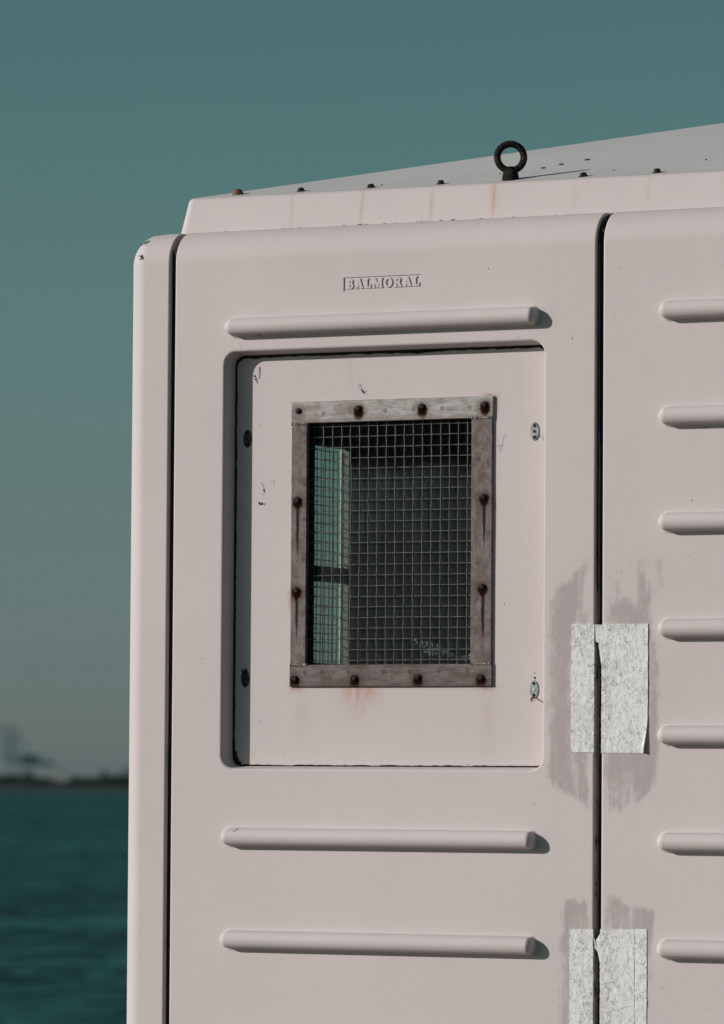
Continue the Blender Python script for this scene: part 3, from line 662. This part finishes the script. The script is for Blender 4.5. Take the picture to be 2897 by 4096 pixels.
# welded steel guard with wire mesh
GDX = -.0027
GX0, GX1, GZ0, GZ1, GY = .2715 + GDX, .7488 + GDX, ZO + .2262, ZO + .8385, .0355
guard = empty('window_guard'); guard.parent = kiosk
def bar(a, b, mat):
    m = MB(); (x0, z0), (x1, z1) = a, b; t = .0012; L = 24; rows = []
    vert = (z1 - z0) > (x1 - x0)
    for k in range(L + 1):
        f = k / L; j = .0004 * noise.noise((x0 * 9 + f * 4, z0 * 3, 2)); j2 = .0004 * noise.noise((x0 * 9 + f * 4, z0 * 3, 9))
        if vert: s_ = z0 + (z1 - z0) * f; pr = [(x0 + j, IY, s_), (x0 + j, GY + t, s_), (x0 + t + j, GY, s_), (x1 - t + j2, GY, s_), (x1 + j2, GY + t, s_), (x1 + j2, IY + .004, s_), (x0 + j, IY + .004, s_)]
        else: s_ = x0 + (x1 - x0) * f; pr = [(s_, IY, z0 + j), (s_, GY + t, z0 + j), (s_, GY, z0 + t + j), (s_, GY, z1 - t + j2), (s_, GY + t, z1 + j2), (s_, IY + .004, z1 + j2), (s_, IY + .004, z0 + j)]
        rows.append([(p, None) for p in pr])
    ids = m.grid(rows, False, True); m.face(ids[0]); m.face(ids[-1]); return m.build('frame_bar', mat, guard)
bar((GX0, ZO + .7920), (GX1, GZ1), M['bar_top'])['label'] = 'brighter bare steel top bar'
bar((GX0, GZ0), (GX1, ZO + .2735), M['bar_bot'])
bar((GX0 + .0005, ZO + .2745), (.3095 + GDX, ZO + .7910), M['bar_side']); bar((.6993 + GDX, ZO + .2745), (GX1 - .0005, ZO + .7910), M['bar_side'])
for xa, xb, z in ((GX0 + .001, .311, ZO + .7905), (.698, GX1 - .002, ZO + .7925), (GX0 + .001, .311, ZO + .2740), (.698, GX1 - .002, ZO + .2740)):
    m = MB(); pts = []; rad = []
    for k in range(48): f = k / 47; pts.append((xa + (xb - xa) * f, GY + .0006, z + .0007 * noise.noise((k * .35, z, 1)))); rad.append(.0028 + .0004 * math.sin(k * 1.3) + .0009 * noise.noise((k * .5, z * 9, 4)))
    m.tube(pts, .003, 8, rad); m.build('weld', M['weld'], guard)
for i, (x, z) in enumerate(GB):
    m = MB(); r = .0060 + .0006 * random.random()
    m.lathe([(r, 0), (r, .0018), (r * .9, .0026), (r * .62, .0034), (r * .3, .0037)], (x, GY, ZO + z), (random.uniform(-.06, .06), -1, random.uniform(-.06, .06)), 14); m.build('bolt', M['bolt'], guard)
WV = [.3169, .3385, .3606, .3824, .4039, .4256, .4466, .4679, .4892, .5102, .5317, .5532, .5746, .5960, .6177, .6384, .6591, .6807, .7005]
WH = [.7915, .7715, .7490, .7260, .7030, .6805, .6580, .6353, .6120, .5896, .5670, .5441, .5213, .4983, .4751, .4522, .4295, .4064, .3844, .3616, .3391, .3160, .2929, .2707]
WH = [ZO + z + .0125 for z in WH]; MY = .052
for j, x in enumerate(WV):
    bend = .0016 if j in (4, 5) else .0006; pts = []
    for i, z in enumerate([OZ1 + .004] + WH[1:] + [OZ0 - .004]):
        pts.append((x + bend * noise.noise((j * 3.1, z * 7, 0)) + (.0022 * math.exp(-((z - ZO - .655) / .05) ** 2) if j == 4 else 0), MY + (.0008 if (i + j) % 2 else -.0008), z))
    m = MB(); m.tube(pts, .00135, 8); m.build('wire', M['wire'], guard)
for i, z in enumerate(WH[1:]):
    pts = [(OX0 - .003, MY, z)]
    for j, x in enumerate(WV): pts.append((x, MY + (-.0008 if (i + 1 + j) % 2 else .0008), z + .0007 * noise.noise((i * 2.7, x * 9, 5))))
    pts.append((OX1 + .003, MY, z)); m = MB(); m.tube(pts, .00110, 8); m.build('wire', M['wire_lit'], guard)
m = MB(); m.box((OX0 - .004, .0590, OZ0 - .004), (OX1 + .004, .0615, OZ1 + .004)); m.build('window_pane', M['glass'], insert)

# side window: frame, mesh, pane and rail
sw = empty('side_window'); sw.parent = kiosk
m = MB(); m.box((-.1005, .40, ZO + .27), (-.0988, 1.045, ZO + .84)); m.build('window_pane', M['glass2'], sw)
m = MB(); m.box((-.0985, 1.000, ZO + .27), (-.0785, 1.05, ZO + .84)); m.build('jamb', M['jamb'], sw)
m = MB(); m.box((-.094, .445, ZO + .806), (-.06, 1.018, ZO + .83)); m.build('head', M['rail'], sw)
m = MB(); m.box((-.084, .40, ZO + .489), (-.066, 1.0, ZO + .524)); m.beam((-.075, .98, ZO + .516), (-.075, 1.16, ZO + .512), .010, .008)
m.build('rail', M['rail'], sw)
m = MB()
for k in range(27): m.tube([(-.112, .455 + .0212 * k, ZO + .30), (-.112 + .001, .455 + .0212 * k + .001, ZO + .55), (-.112, .455 + .0212 * k, ZO + .805)], .0014, 4)
for k in range(24): m.tube([(-.110, .45, ZO + .307 + .0214 * k), (-.110, .72, ZO + .3078 + .0214 * k), (-.110, 1.0, ZO + .307 + .0214 * k)], .0014, 4)
o = m.build('wire_mesh', M['wire'], sw); o['kind'] = 'stuff'

# dark lining inside, floor, ceiling, a board and a shelf
def flat(name, pts, mat, parent=kiosk):
    m = MB(); m.face([m.vert(p) for p in pts]); return m.build(name, mat, parent, recalc=False)
m = MB()
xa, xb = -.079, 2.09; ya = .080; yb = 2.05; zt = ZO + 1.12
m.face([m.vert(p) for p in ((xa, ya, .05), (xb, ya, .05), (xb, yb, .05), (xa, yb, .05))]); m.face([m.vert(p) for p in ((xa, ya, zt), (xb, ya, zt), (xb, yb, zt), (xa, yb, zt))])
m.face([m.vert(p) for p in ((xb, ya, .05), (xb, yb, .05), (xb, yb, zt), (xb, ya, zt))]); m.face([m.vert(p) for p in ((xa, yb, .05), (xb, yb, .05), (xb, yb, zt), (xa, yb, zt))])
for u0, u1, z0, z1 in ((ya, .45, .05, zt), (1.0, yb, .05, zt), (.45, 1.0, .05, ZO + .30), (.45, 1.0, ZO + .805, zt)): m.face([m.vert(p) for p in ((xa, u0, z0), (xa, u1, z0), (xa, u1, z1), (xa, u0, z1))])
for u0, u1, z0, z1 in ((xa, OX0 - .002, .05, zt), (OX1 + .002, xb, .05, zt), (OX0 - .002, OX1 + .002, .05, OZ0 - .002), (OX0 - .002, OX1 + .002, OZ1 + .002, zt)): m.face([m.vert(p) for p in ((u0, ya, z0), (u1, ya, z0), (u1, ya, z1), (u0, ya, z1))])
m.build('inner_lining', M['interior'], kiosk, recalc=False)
strip('inner_board', (-.0785, 1.06, ZO + .60), (-.066, 1.40, ZO + .80), M['board'])
strip('inner_post', (-.0785, 1.30, .05), (-.055, 1.33, ZO + 1.1), M['board'])
strip('shelf', (.30, .083, ZO + .215), (1.2, .40, ZO + .235), M['board'])

# roof: leaning fascia, hipped top, bolts, lifting eye
FX0, FX1, FY0, FY1 = -.042, 2.058, .085, 2.015; ZF0, ZF1, LEAN = ZT + .0005, ZO + 1.2995, .014
roof = empty('roof'); roof.parent = kiosk
def ring_at(ins, r):
    lp = rrect(FX0 + ins, FX1 - ins, FY0 + ins, FY1 - ins, r, 6)     # x,y loop, CCW
    return lp, loop_normals(lp)
fp = [(0, ZF0, 0)]; rr_ = .0085; tl = LEAN / (ZF1 - ZF0)
fp.append((LEAN * .86, ZF1 - (ZF1 - ZF0) * .14, 0))
for k in range(1, 8):
    a = math.radians(76 * k / 7); fp.append((LEAN * .86 + rr_ * (1 - math.cos(a)) + tl * rr_ * math.sin(a) * .6, ZF1 - (ZF1 - ZF0) * .14 + (ZF1 - ZF0) * .14 * math.sin(a) / math.sin(math.radians(76)), a))
m = MB(); rows = []
for ins, z, a in fp:
    lp, lnn = ring_at(ins, .022); rows.append([((x, y, z), (nn[0] * math.cos(a + .18), nn[1] * math.cos(a + .18), math.sin(a + .18))) for (x, y), nn in zip(lp, lnn)])
m.grid(rows, True, True); m.build('fascia', M['fascia'], roof, normals=True)
iL, zL = fp[-1][0], fp[-1][1]; T = .255
lp, lnn = ring_at(iL, .022); hd = (FY1 - FY0) / 2 - iL
rx0, rx1, ry = FX0 + iL + hd, FX1 - iL - hd, (FY0 + FY1) / 2; zr = zL + T * hd
m = MB()
def roofz(x, y): return zL + T * min(x - FX0 - iL, FX1 - iL - x, y - FY0 - iL, FY1 - iL - y)
ids = [m.vert((x, y, zL)) for x, y in lp]; a = m.vert((rx0, ry, zr)); b = m.vert((rx1, ry, zr)); n_ = len(ids)
cen = [3, 10, 17, 24]                                           # middle of each rounded corner (SE, NE, NW, SW)
def fan(i0, i1, apex):
    k = i0
    while k != i1: m.face((ids[k], ids[(k + 1) % n_], apex)); k = (k + 1) % n_
fan(cen[0], cen[1], b); fan(cen[2], cen[3], a)
def quad_side(i0, i1, e0, e1):
    loop = []; k = i0
    while True:
        loop.append(ids[k])
        if k == i1: break
        k = (k + 1) % n_
    m.face(loop + [e1, e0])
quad_side(cen[1], cen[2], b, a); quad_side(cen[3], cen[0], a, b)
m.build('roof_top', M['roof'], roof)
RN = Vector((0, -T, 1)).normalized()
for i, x in enumerate(BOLTX[1:]):
    y = .128; c = Vector((x, y, roofz(x, y) - .0005)); m = MB()
    if i == 0: m.lathe([(.0125, 0), (.0122, .004), (.0105, .0085), (.007, .0115), (.003, .0128)], c, RN, 16); o = m.build('roof_bolt', M['domebolt'], roof); o['label'] = 'rust-brown domed bolt'
    else: m.lathe([(.0115, 0), (.0110, .0012), (.0078, .0016), (.0070, .0066), (.0048, .0082)], c, RN + Vector((random.uniform(-.08, .08), random.uniform(-.08, .08), 0)), 8 if i % 2 else 6); m.build('roof_bolt', M['roofbolt'], roof)
# lifting eye
ex, ey = .737, .138; ez = roofz(ex, ey); eye = empty('lifting_eye'); eye.parent = kiosk
yaw = math.radians(31); du = Vector((math.cos(yaw), math.sin(yaw), 0)); cz = Vector((ex, ey, ez + .0475)); m = MB(); rows = []
for k in range(40):
    a = 2 * PI * k / 40; row = []; d = du * math.cos(a) + Vector((0, 0, math.sin(a)))
    for q in range(12):
        b_ = 2 * PI * q / 12; rr = .0075 * (1 + .06 * noise.noise((math.cos(a) * 4, math.sin(a) * 4, b_)))
        row.append((cz + d * (.0285 + rr * math.cos(b_)) + du.cross(Vector((0, 0, 1))) * rr * math.sin(b_), None))
    rows.append(row)
rows.append(rows[0]); m.grid(rows, True, True); m.build('ring', M['iron'], eye)
m = MB(); m.lathe([(.0185, -.004), (.0180, .004), (.0168, .012), (.0142, .0185), (.0125, .0215)], (ex, ey, ez), (0, 0, 1), 20); m.lathe([(.0085, .019), (.0085, .0262), (.0078, .0275)], (ex, ey, ez), (0, 0, 1), 12); m.build('collar', M['iron'], eye)

# ------------------------------------------------------------------ small dirt: flakes, dead insects, cobweb threads
def flake(mb, c, s_, yoff, seed):
    random.seed(seed); k = random.randint(5, 8); asp = random.uniform(.45, 1.6); a0 = random.uniform(0, PI)
    ids = []; top = mb.vert((c[0], yoff - s_ * .25, c[1]))
    for q in range(k):
        a = 2 * PI * q / k; r = s_ * random.uniform(.45, 1.2); u, w = r * math.cos(a) * asp, r * math.sin(a); ids.append(mb.vert((c[0] + u * math.cos(a0) - w * math.sin(a0), yoff - .0002, c[1] + u * math.sin(a0) + w * math.cos(a0))))
    for q in range(k): mb.face((ids[q], ids[(q + 1) % k], top))
ZN = ZO + .0125
FS = [(.2311, 1.0185 + .11, .0008), (.2282, 1.0185, .001), (.0136, 1.0168, .0016), (.7507, 1.0911, .0016), (.945, .937, .0018), (.0741, .2746, .001), (.4913, -.4256, .001), (.864, -.0317, .0012), (.7772, -.2497, .001), (.09, .55, .0009), (.06, -.05, .0009), (.34, -.21, .0009), (.93, .65, .0011), (.91, .80, .0009)]
m = MB()
for i, (x, z, s_) in enumerate(FS): flake(m, (x, ZN + z), s_, 0, i)
for i in range(40): random.seed(900 + i); flake(m, (random.uniform(.02, .98), ZO + random.uniform(-.5, 0.02)), random.uniform(.0003, .0007), 0, 300 + i)
for i in range(30): random.seed(1900 + i); flake(m, (random.uniform(.02, .98), ZO + random.uniform(1.03, 1.13)), random.uniform(.0003, .0007), 0, 400 + i)
o = m.build('dirt_speck', M['speck'], front, recalc=False); o['kind'] = 'stuff'
m = MB()
for i, (x, z, s_) in enumerate([(1.0503, 1.0804, .001), (1.0411, .9783, .001), (1.1782, .6358, .0014), (1.2161, .5937, .0018), (1.2221, .6092, .001), (1.2235, .4706, .0014), (1.1531, -.4065, .0014), (1.2512, -.4454, .0014), (1.2653, -.4117, .001)]): flake(m, (x, ZN + z), s_, 0, 50 + i)
for i in range(12): random.seed(70 + i); flake(m, (1.2443 + random.gauss(0, .004), ZO + .7566 + random.gauss(0, .0022)), random.uniform(.0007, .0016), 0, 80 + i)
for i in range(45): random.seed(2900 + i); flake(m, (random.uniform(1.03, 1.3), ZO + random.uniform(-.5, 1.13)), random.uniform(.0003, .0007), 0, 500 + i)
o = m.build('dirt_speck', M['speck'], rightp, recalc=False); o['kind'] = 'stuff'
m = MB()
IS = [(.4329, .8478, .0025), (.4365, .845, .003), (.439, .841, .002), (.2007, .6372, .0022), (.1894, .6105, .004), (.196, .609, .004), (.202, .608, .003), (.1911, .7794, .0012), (.7561, .7303, .001), (.849, .7928, .001), (.773, .3878, .0014), (.7838, .3279, .0011), (.785, .2895, .001), (.2333, .1958, .0013), (.1962, .1394, .0013), (.2527, .0688, .0012), (.8439, .2418, .0024), (.844, .2314, .0036), (.175, .885, .0035), (.178, .878, .003), (.143, .60, .0015), (.15, .42, .0014), (.147, .30, .0014)]
for i, (x, z, s_) in enumerate(IS): flake(m, (x, ZN + z), s_, IY, 100 + i)
for i in range(16): random.seed(140 + i); flake(m, (.1565 + random.gauss(0, .004), ZN + .245 + random.gauss(0, .008)), random.uniform(.001, .003), IY - .003, 160 + i)
for i in range(50): random.seed(3900 + i); flake(m, (random.uniform(.18, .86), ZO + random.choice((random.uniform(.07, .2), random.uniform(.85, .93)))), random.uniform(.0003, .0007), IY, 600 + i)
for i in range(26): random.seed(4900 + i); flake(m, (random.uniform(.2, .87), ZO + .0605 + random.gauss(0, .0008)), random.uniform(.0005, .0012), IY - .001, 700 + i)
o = m.build('dirt_speck', M['speck'], insert, recalc=False); o['kind'] = 'stuff'
m = MB()
def thread(pts, y, r=.00035): m.tube([(x, y - .0008 - .0006 * random.random(), ZN + z) for x, z in pts], r * .55, 4)
thread([(.430, .862), (.433, .853), (.4365, .846), (.4395, .843), (.446, .838)], IY, .0005); thread([(.4395, .843), (.447, .846)], IY, .0004); thread([(.430, .862), (.426, .857), (.430, .849)], IY)
thread([(.193, .655), (.1985, .648), (.2015, .636), (.199, .629), (.195, .63)], IY, .0006); thread([(.221, .660), (.225, .655), (.2245, .648)], IY, .0004)
thread([(.775, .742), (.768, .737), (.766, .722), (.757, .720), (.748, .722)], IY, .0005); thread([(.766, .722), (.758, .714), (.762, .708), (.766, .716)], IY)
thread([(.849, .742), (.858, .735), (.866, .726)], IY, .0005); thread([(.849, .742), (.852, .736)], IY)
thread([(.187, .905), (.187, .893), (.1865, .879)], IY, .0009); thread([(.188, .905), (.1895, .885)], IY, .0004)
thread([(.175, .888), (.180, .878), (.182, .869)], IY, .001)
thread([(.135, .37), (.139, .33), (.142, .312)], .02, .0005)
thread([(.3605, .2885), (.370, .276), (.379, .268), (.380, .258), (.396, .2525)], GY - .002 , .0007)
random.seed(5)
for q in range(14):
    x = random.uniform(.52, .69); z = random.uniform(.62, .74); thread([(x, z), (x + random.uniform(-.02, .02), z + random.uniform(-.015, .015)), (x + random.uniform(-.03, .03), z + random.uniform(-.03, .02))], .050, .0002)
o = m.build('cobweb', M['speck'], insert); o['kind'] = 'stuff'
# scuffs on the rounded corner of the post, flecks on the ribs and recess walls
def fleck(m, c, nn, s_, k, seed, spread):
    random.seed(seed); c = Vector(c); nn = Vector(nn).normalized(); t1 = nn.cross(Vector((0, .1, 1))).normalized(); t2 = nn.cross(t1)
    for _ in range(k):
        q = c + t1 * random.gauss(0, spread) + t2 * random.gauss(0, spread); w = s_ * random.uniform(.5, 1.3); st = random.uniform(.4, 1); a0 = random.uniform(0, PI)
        ids = [m.vert(q - nn * .0004 + (t1 * math.cos(a + a0) * random.uniform(.6, 1.2) + t2 * math.sin(a + a0) * st) * w) for a in [2 * PI * j / 6 for j in range(6)]]; tp = m.vert(q + nn * .0012)
        for j in range(6): m.face((ids[j], ids[(j + 1) % 6], tp))
m = MB()
for i, (c, nn, s_, k, sp) in enumerate([((.2129, -.0163, 2.6818), (0, -.4, -.9), .0018, 7, .0035), ((.2185, -.0163, 2.6818), (0, -.4, -.9), .0015, 3, .001), ((.4263, -.0248, 2.6854), (0, -.6, -.8), .0011, 3, .0015), ((.6005, -.0244, 2.6851), (0, -.6, -.8), .0011, 2, .001), ((.8537, -.0008, 2.6792), (.07, -.85, -.5), .0013, 5, .003),
        ((.1717, -.0258, 1.6187), (0, -.69, .72), .0014, 8, .003), ((.177, -.0262, 1.6195), (0, -.69, .72), .0008, 5, .004), ((.1228, .0057, 2.4585), (.94, -.34, 0), .0012, 3, .002), ((.1251, .018, 2.2971), (.99, -.15, 0), .0016, 4, .004), ((.1222, .0039, 2.1671), (.94, -.34, 0), .0013, 5, .004),
        ((.1219, .0034, 2.3557), (.84, -.54, 0), .001, 4, .0025), ((.1607, .0005, 2.655), (0, -.8, -.6), .0013, 2, .001), ((.72, .0227, 2.8983), (0, -.66, .75), .0008, 5, .004), ((.8189, .0004, 2.6548), (0, -.8, -.6), .0012, 3, .002), ((.9450, 0, 2.6493), (0, -1, 0), .0012, 3, .0015)]): fleck(m, c, nn, s_, k, 40 + i, sp)
o = m.build('dirt_fleck', M['speck'], front); o['kind'] = 'stuff'
m = MB(); fleck(m, (-.085, .0222, 2.8957), (-.26, -.71, .66), .0036, 14, 5, .0040); fleck(m, (-.0856, .0037, 2.8633), (-.3, -.93, .19), .0034, 20, 9, .0036)
o = m.build('scuff_mark', M['speck'], kiosk); o['kind'] = 'stuff'
# moss and grit along the foot of the fascia, grit on the roof
m = MB()
for i in range(170):
    random.seed(6000 + i); x = random.triangular(0.05, 1.0, .45); 
    if noise.noise((x * 14, 0, 3)) < .02: continue
    s_ = random.uniform(.0004, .0011); c = Vector((x, .083 - random.random() * .002, ZF0 + random.random() * .0022))
    m.box(c - Vector((s_ * random.uniform(.8, 2.4), s_, s_ * .6)), c + Vector((s_ * random.uniform(.8, 2.4), s_, s_ * .7)))
for (x, s_) in ((.6281, .004), (.405, .0035), (.555, .0025), (.08, .0025)): m.box((x - s_, .081, ZF0), (x + s_, .084, ZF0 + s_ * .8))
o = m.build('grit', M['grime'], roof); o['kind'] = 'stuff'
m = MB()
for (x, y, s_) in ((.790, .42, .010), (.755, .36, .009), (.735, .31, .009), (.95, .2, .002), (.66, .25, .0025), (.42, .16, .003), (1.12, .3, .003)):
    c = (x, y, roofz(x, y) - .0005); m.lathe([(s_ * .7, 0), (s_ * .6, .0016), (s_ * .3, .0026)], c, RN, 7)
o = m.build('roof_debris', M['roofbolt'], roof); o['kind'] = 'stuff'

# ------------------------------------------------------------------ paper notices pasted over the joint, in their smears of glue
def poly_sdf(p, poly):
    ins = False; d = 9; n_ = len(poly)
    for i in range(n_):
        a, b = poly[i], poly[(i + 1) % n_]; ex_, ez_ = b[0] - a[0], b[1] - a[1]; t = max(0, min(1, ((p[0] - a[0]) * ex_ + (p[1] - a[1]) * ez_) / (ex_ * ex_ + ez_ * ez_)))
        d = min(d, math.hypot(p[0] - a[0] - ex_ * t, p[1] - a[1] - ez_ * t))
        if (a[1] > p[1]) != (b[1] > p[1]) and p[0] < (b[0] - a[0]) * (p[1] - a[1]) / (b[1] - a[1]) + a[0]: ins = not ins
    return d if ins else -d
def glue(poly, parent, seed, thin=None):
    st = .004; xs = [q[0] for q in poly]; zs = [q[1] for q in poly]; m = MB(); cov = []; nx = int((max(xs) - min(xs)) / st) + 2; nz_ = int((max(zs) - min(zs)) / st) + 2; idm = {}
    for i in range(nx):
        for j in range(nz_):
            x, z = min(xs) + i * st, min(zs) + j * st
            x = min(x, max(xs)); z = min(z, max(zs))
            d = poly_sdf((x, z), poly) + .006 * noise.noise((x * 40, seed, z * 30)) + .004 * noise.noise((x * 160, seed, z * 25))
            if d < -.004: continue
            c = min(1, d / .010 * .5 + .25); c *= .72 + .5 * noise.noise((x * 24, seed + 3, z * 5)) + .20 * noise.noise((x * 90, seed, z * 8))
            if thin: c *= thin(x, z)
            idm[i, j] = m.vert((x, -.0005, ZO + z), (0, -1, 0)); cov.append(max(0, c))
    for (i, j) in list(idm):
        q = [(i, j), (i + 1, j), (i + 1, j + 1), (i, j + 1)]
        if all(k in idm for k in q): m.face([idm[k] for k in q], True)
    o = m.build('glue_residue', M['glue'], parent, normals=True); at = o.data.attributes.new('cov', 'FLOAT', 'POINT'); at.data.foreach_set('value', cov); return o
def sheet(x0, x1, z0, z1, mat, parent, seed, curl=0.0, tear=()):
    nx, nz_ = max(6, int((x1 - x0) / .003)), int((z1 - z0) / .003); rows = []; m = MB()
    for i in range(nx + 1):
        row = []
        for j in range(nz_ + 1):
            u, w = i / nx, j / nz_; x, z = x0 + (x1 - x0) * u, z0 + (z1 - z0) * w
            if i in (0, nx): x += .0009 * noise.noise((seed, z * 160, 3)) + .0006 * noise.noise((seed, z * 500, 1))
            if j in (0, nz_): z += .0006 * noise.noise((x * 200, seed, 4))
            y = -.0014 - .0009 * max(0, noise.noise((x * 110, seed, z * 70))) - .0008 * max(0, noise.noise((x * 300, seed, z * 180)))
            if curl: 
                k_ = max(0, u - .86) / .14; y -= curl * k_ ** 1.6 * math.exp(-(w / .16) ** 2) ; x -= curl * .9 * k_ ** 2 * math.exp(-(w / .16) ** 2)
                y -= .0010 * max(0, u - .95) / .05 * (.5 + .5 * noise.noise((1, seed, z * 30)))
            row.append(((x, y, ZO + z), None))
        rows.append(row)
    m.grid(rows, True)
    for e in (rows[0], rows[-1], [r[0] for r in rows], [r[-1] for r in rows]):
        m.grid([e, [((p[0], -.0002, p[2]), None) for p, _ in e]], False)
    return m.build('paper_sheet', mat, parent, recalc=True, sharp=60)
def flap(pts, mat, parent):
    m = MB(); ids = [m.vert((x, y, ZO + z)) for x, y, z in pts]; c = m.vert((sum(p[0] for p in pts) / len(pts), min(p[1] for p in pts) + .001, ZO + sum(p[2] for p in pts) / len(pts)))
    for i in range(len(ids)): m.face((ids[i], ids[(i + 1) % len(ids)], c), True)
    return m.build('torn_flap', mat, parent, recalc=False)
n1 = empty('torn_notice', (0, 0, 0)); tag(n1, 'square torn white paper pasted over the joint to the right of the meshed window', 'notice', 'torn paper notices')
sheet(.9465, .9985, .0880, .3542, M['paper1'], n1, 1.5); sheet(1.0150, 1.1195, .0872, .3536, M['paper1'], n1, 5.5, curl=.0075)
flap([(.9985, -.0006, .353), (1.0145, -.0004, .352), (1.0150, -.0004, .262), (1.0115, .004, .282), (1.0075, .006, .310), (1.002, .004, .330), (.9990, .001, .318)], M['paper1'], n1)
glue([(.8865, .03), (.8865, .16), (.8880, .30), (.8870, .40), (.8990, .435), (.935, .452), (.972, .498), (.9945, .505), (.9945, -.035), (.965, -.025), (.935, -.005), (.905, .015)], n1, 2)
glue([(1.0195, .462), (1.052, .478), (1.062, .495), (1.110, .498), (1.165, .487), (1.168, .42), (1.135, .395), (1.130, .362), (1.143, .30), (1.150, .23), (1.152, .16), (1.146, .08), (1.138, .02), (1.105, -.02), (1.065, -.038), (1.0195, -.045)], n1, 9, lambda x, z: 1 - .55 * min(1, max(0, (z + .012 * noise.noise((x * 50, 2, 1)) - .385) / .03)) * (1 if x < 1.095 or x > 1.125 else .2))
n2 = empty('torn_notice', (0, 0, 0)); tag(n2, 'lower torn white paper with faint teal pen strokes, cut by the bottom picture edge', 'notice', 'torn paper notices')
sheet(.9455, .9985, -.58, -.2768, M['paper2'], n2, 11.5); sheet(1.0143, 1.0915, -.58, -.2757, M['paper2'], n2, 15.5); sheet(1.0924, 1.1190, -.58, -.2745, M['paper2'], n2, 19.5)
flap([(.9985, -.0006, -.290), (1.003, .002, -.300), (1.0145, -.0006, -.285), (1.0148, -.0004, -.352), (1.011, .004, -.330), (1.005, .004, -.322), (.9990, .001, -.318)], M['paper2'], n2)
glue([(.918, -.600), (.9165, -.45), (.918, -.33), (.921, -.243), (.930, -.214), (.950, -.208), (.965, -.214), (.9945, -.220), (.9945, -.600)], n2, 21)
glue([(1.0195, -.197), (1.035, -.200), (1.068, -.213), (1.113, -.226), (1.1385, -.229), (1.143, -.245), (1.143, -.285), (1.134, -.31), (1.135, -.36), (1.131, -.40), (1.127, -.46), (1.124, -.60), (1.0195, -.60)], n2, 27)

# ------------------------------------------------------------------ plant on the shelf inside
random.seed(3)
plant = empty('potted_plant', (.62, .20, ZO + .2352)); tag(plant, 'dark plant with curved narrow leaves just behind the meshed window, bottom right corner', 'plant')
m = MB(); m.lathe([(.028, 0), (.038, .032), (.040, .034), (.036, .036)], (0, 0, 0), (0, 0, 1), 16); m.build('pot', M['pot'], plant)
fr = [((-.005, -.02, .035), (-.035, -.06, .075), (-.085, -.085, .084)), ((0, -.02, .035), (-.02, -.08, .072), (-.045, -.105, .062)), ((.01, -.02, .035), (.02, -.07, .070), (.045, -.095, .052)), ((.01, 0, .035), (.04, -.05, .066), (.085, -.088, .044))]
ms = MB()
for (a, b, c) in fr:
    a, b, c = Vector(a), Vector(b), Vector(c); pts = [a * (1 - t) ** 2 + b * 2 * t * (1 - t) + c * t * t for t in [k / 10 for k in range(11)]]; ms.tube(pts, .001, 5)
    for k in range(2, 11):
        p = pts[k]; d = (pts[min(k + 1, 10)] - pts[k - 1]).normalized(); side = d.cross(Vector((0, -.5, .85))).normalized()
        for s_ in (-1, 1):
            L = .027 * (1.1 - .05 * k) * random.uniform(.8, 1.15); dirn = (side * s_ + d * .55 + Vector((0, -.2, .15))).normalized(); w = dirn.cross(Vector((.1, -.8, .5))).normalized() * .0040
            l_ = MB(); q0 = p; q1 = p + dirn * L * .5 + Vector((0, 0, .0025)); q2 = p + dirn * L + Vector((0, 0, -.002))
            i = [l_.vert(v) for v in (q0, q1 - w, q1 + Vector((0, .0007, -.001)), q1 + w, q2)]
            for f in ((0, 1, 2), (0, 2, 3), (1, 4, 2), (2, 4, 3)): l_.face([i[z] for z in f], True)
            l_.build('leaf', M['leaf'], plant, recalc=False)
ms.build('stem', M['stem'], plant)
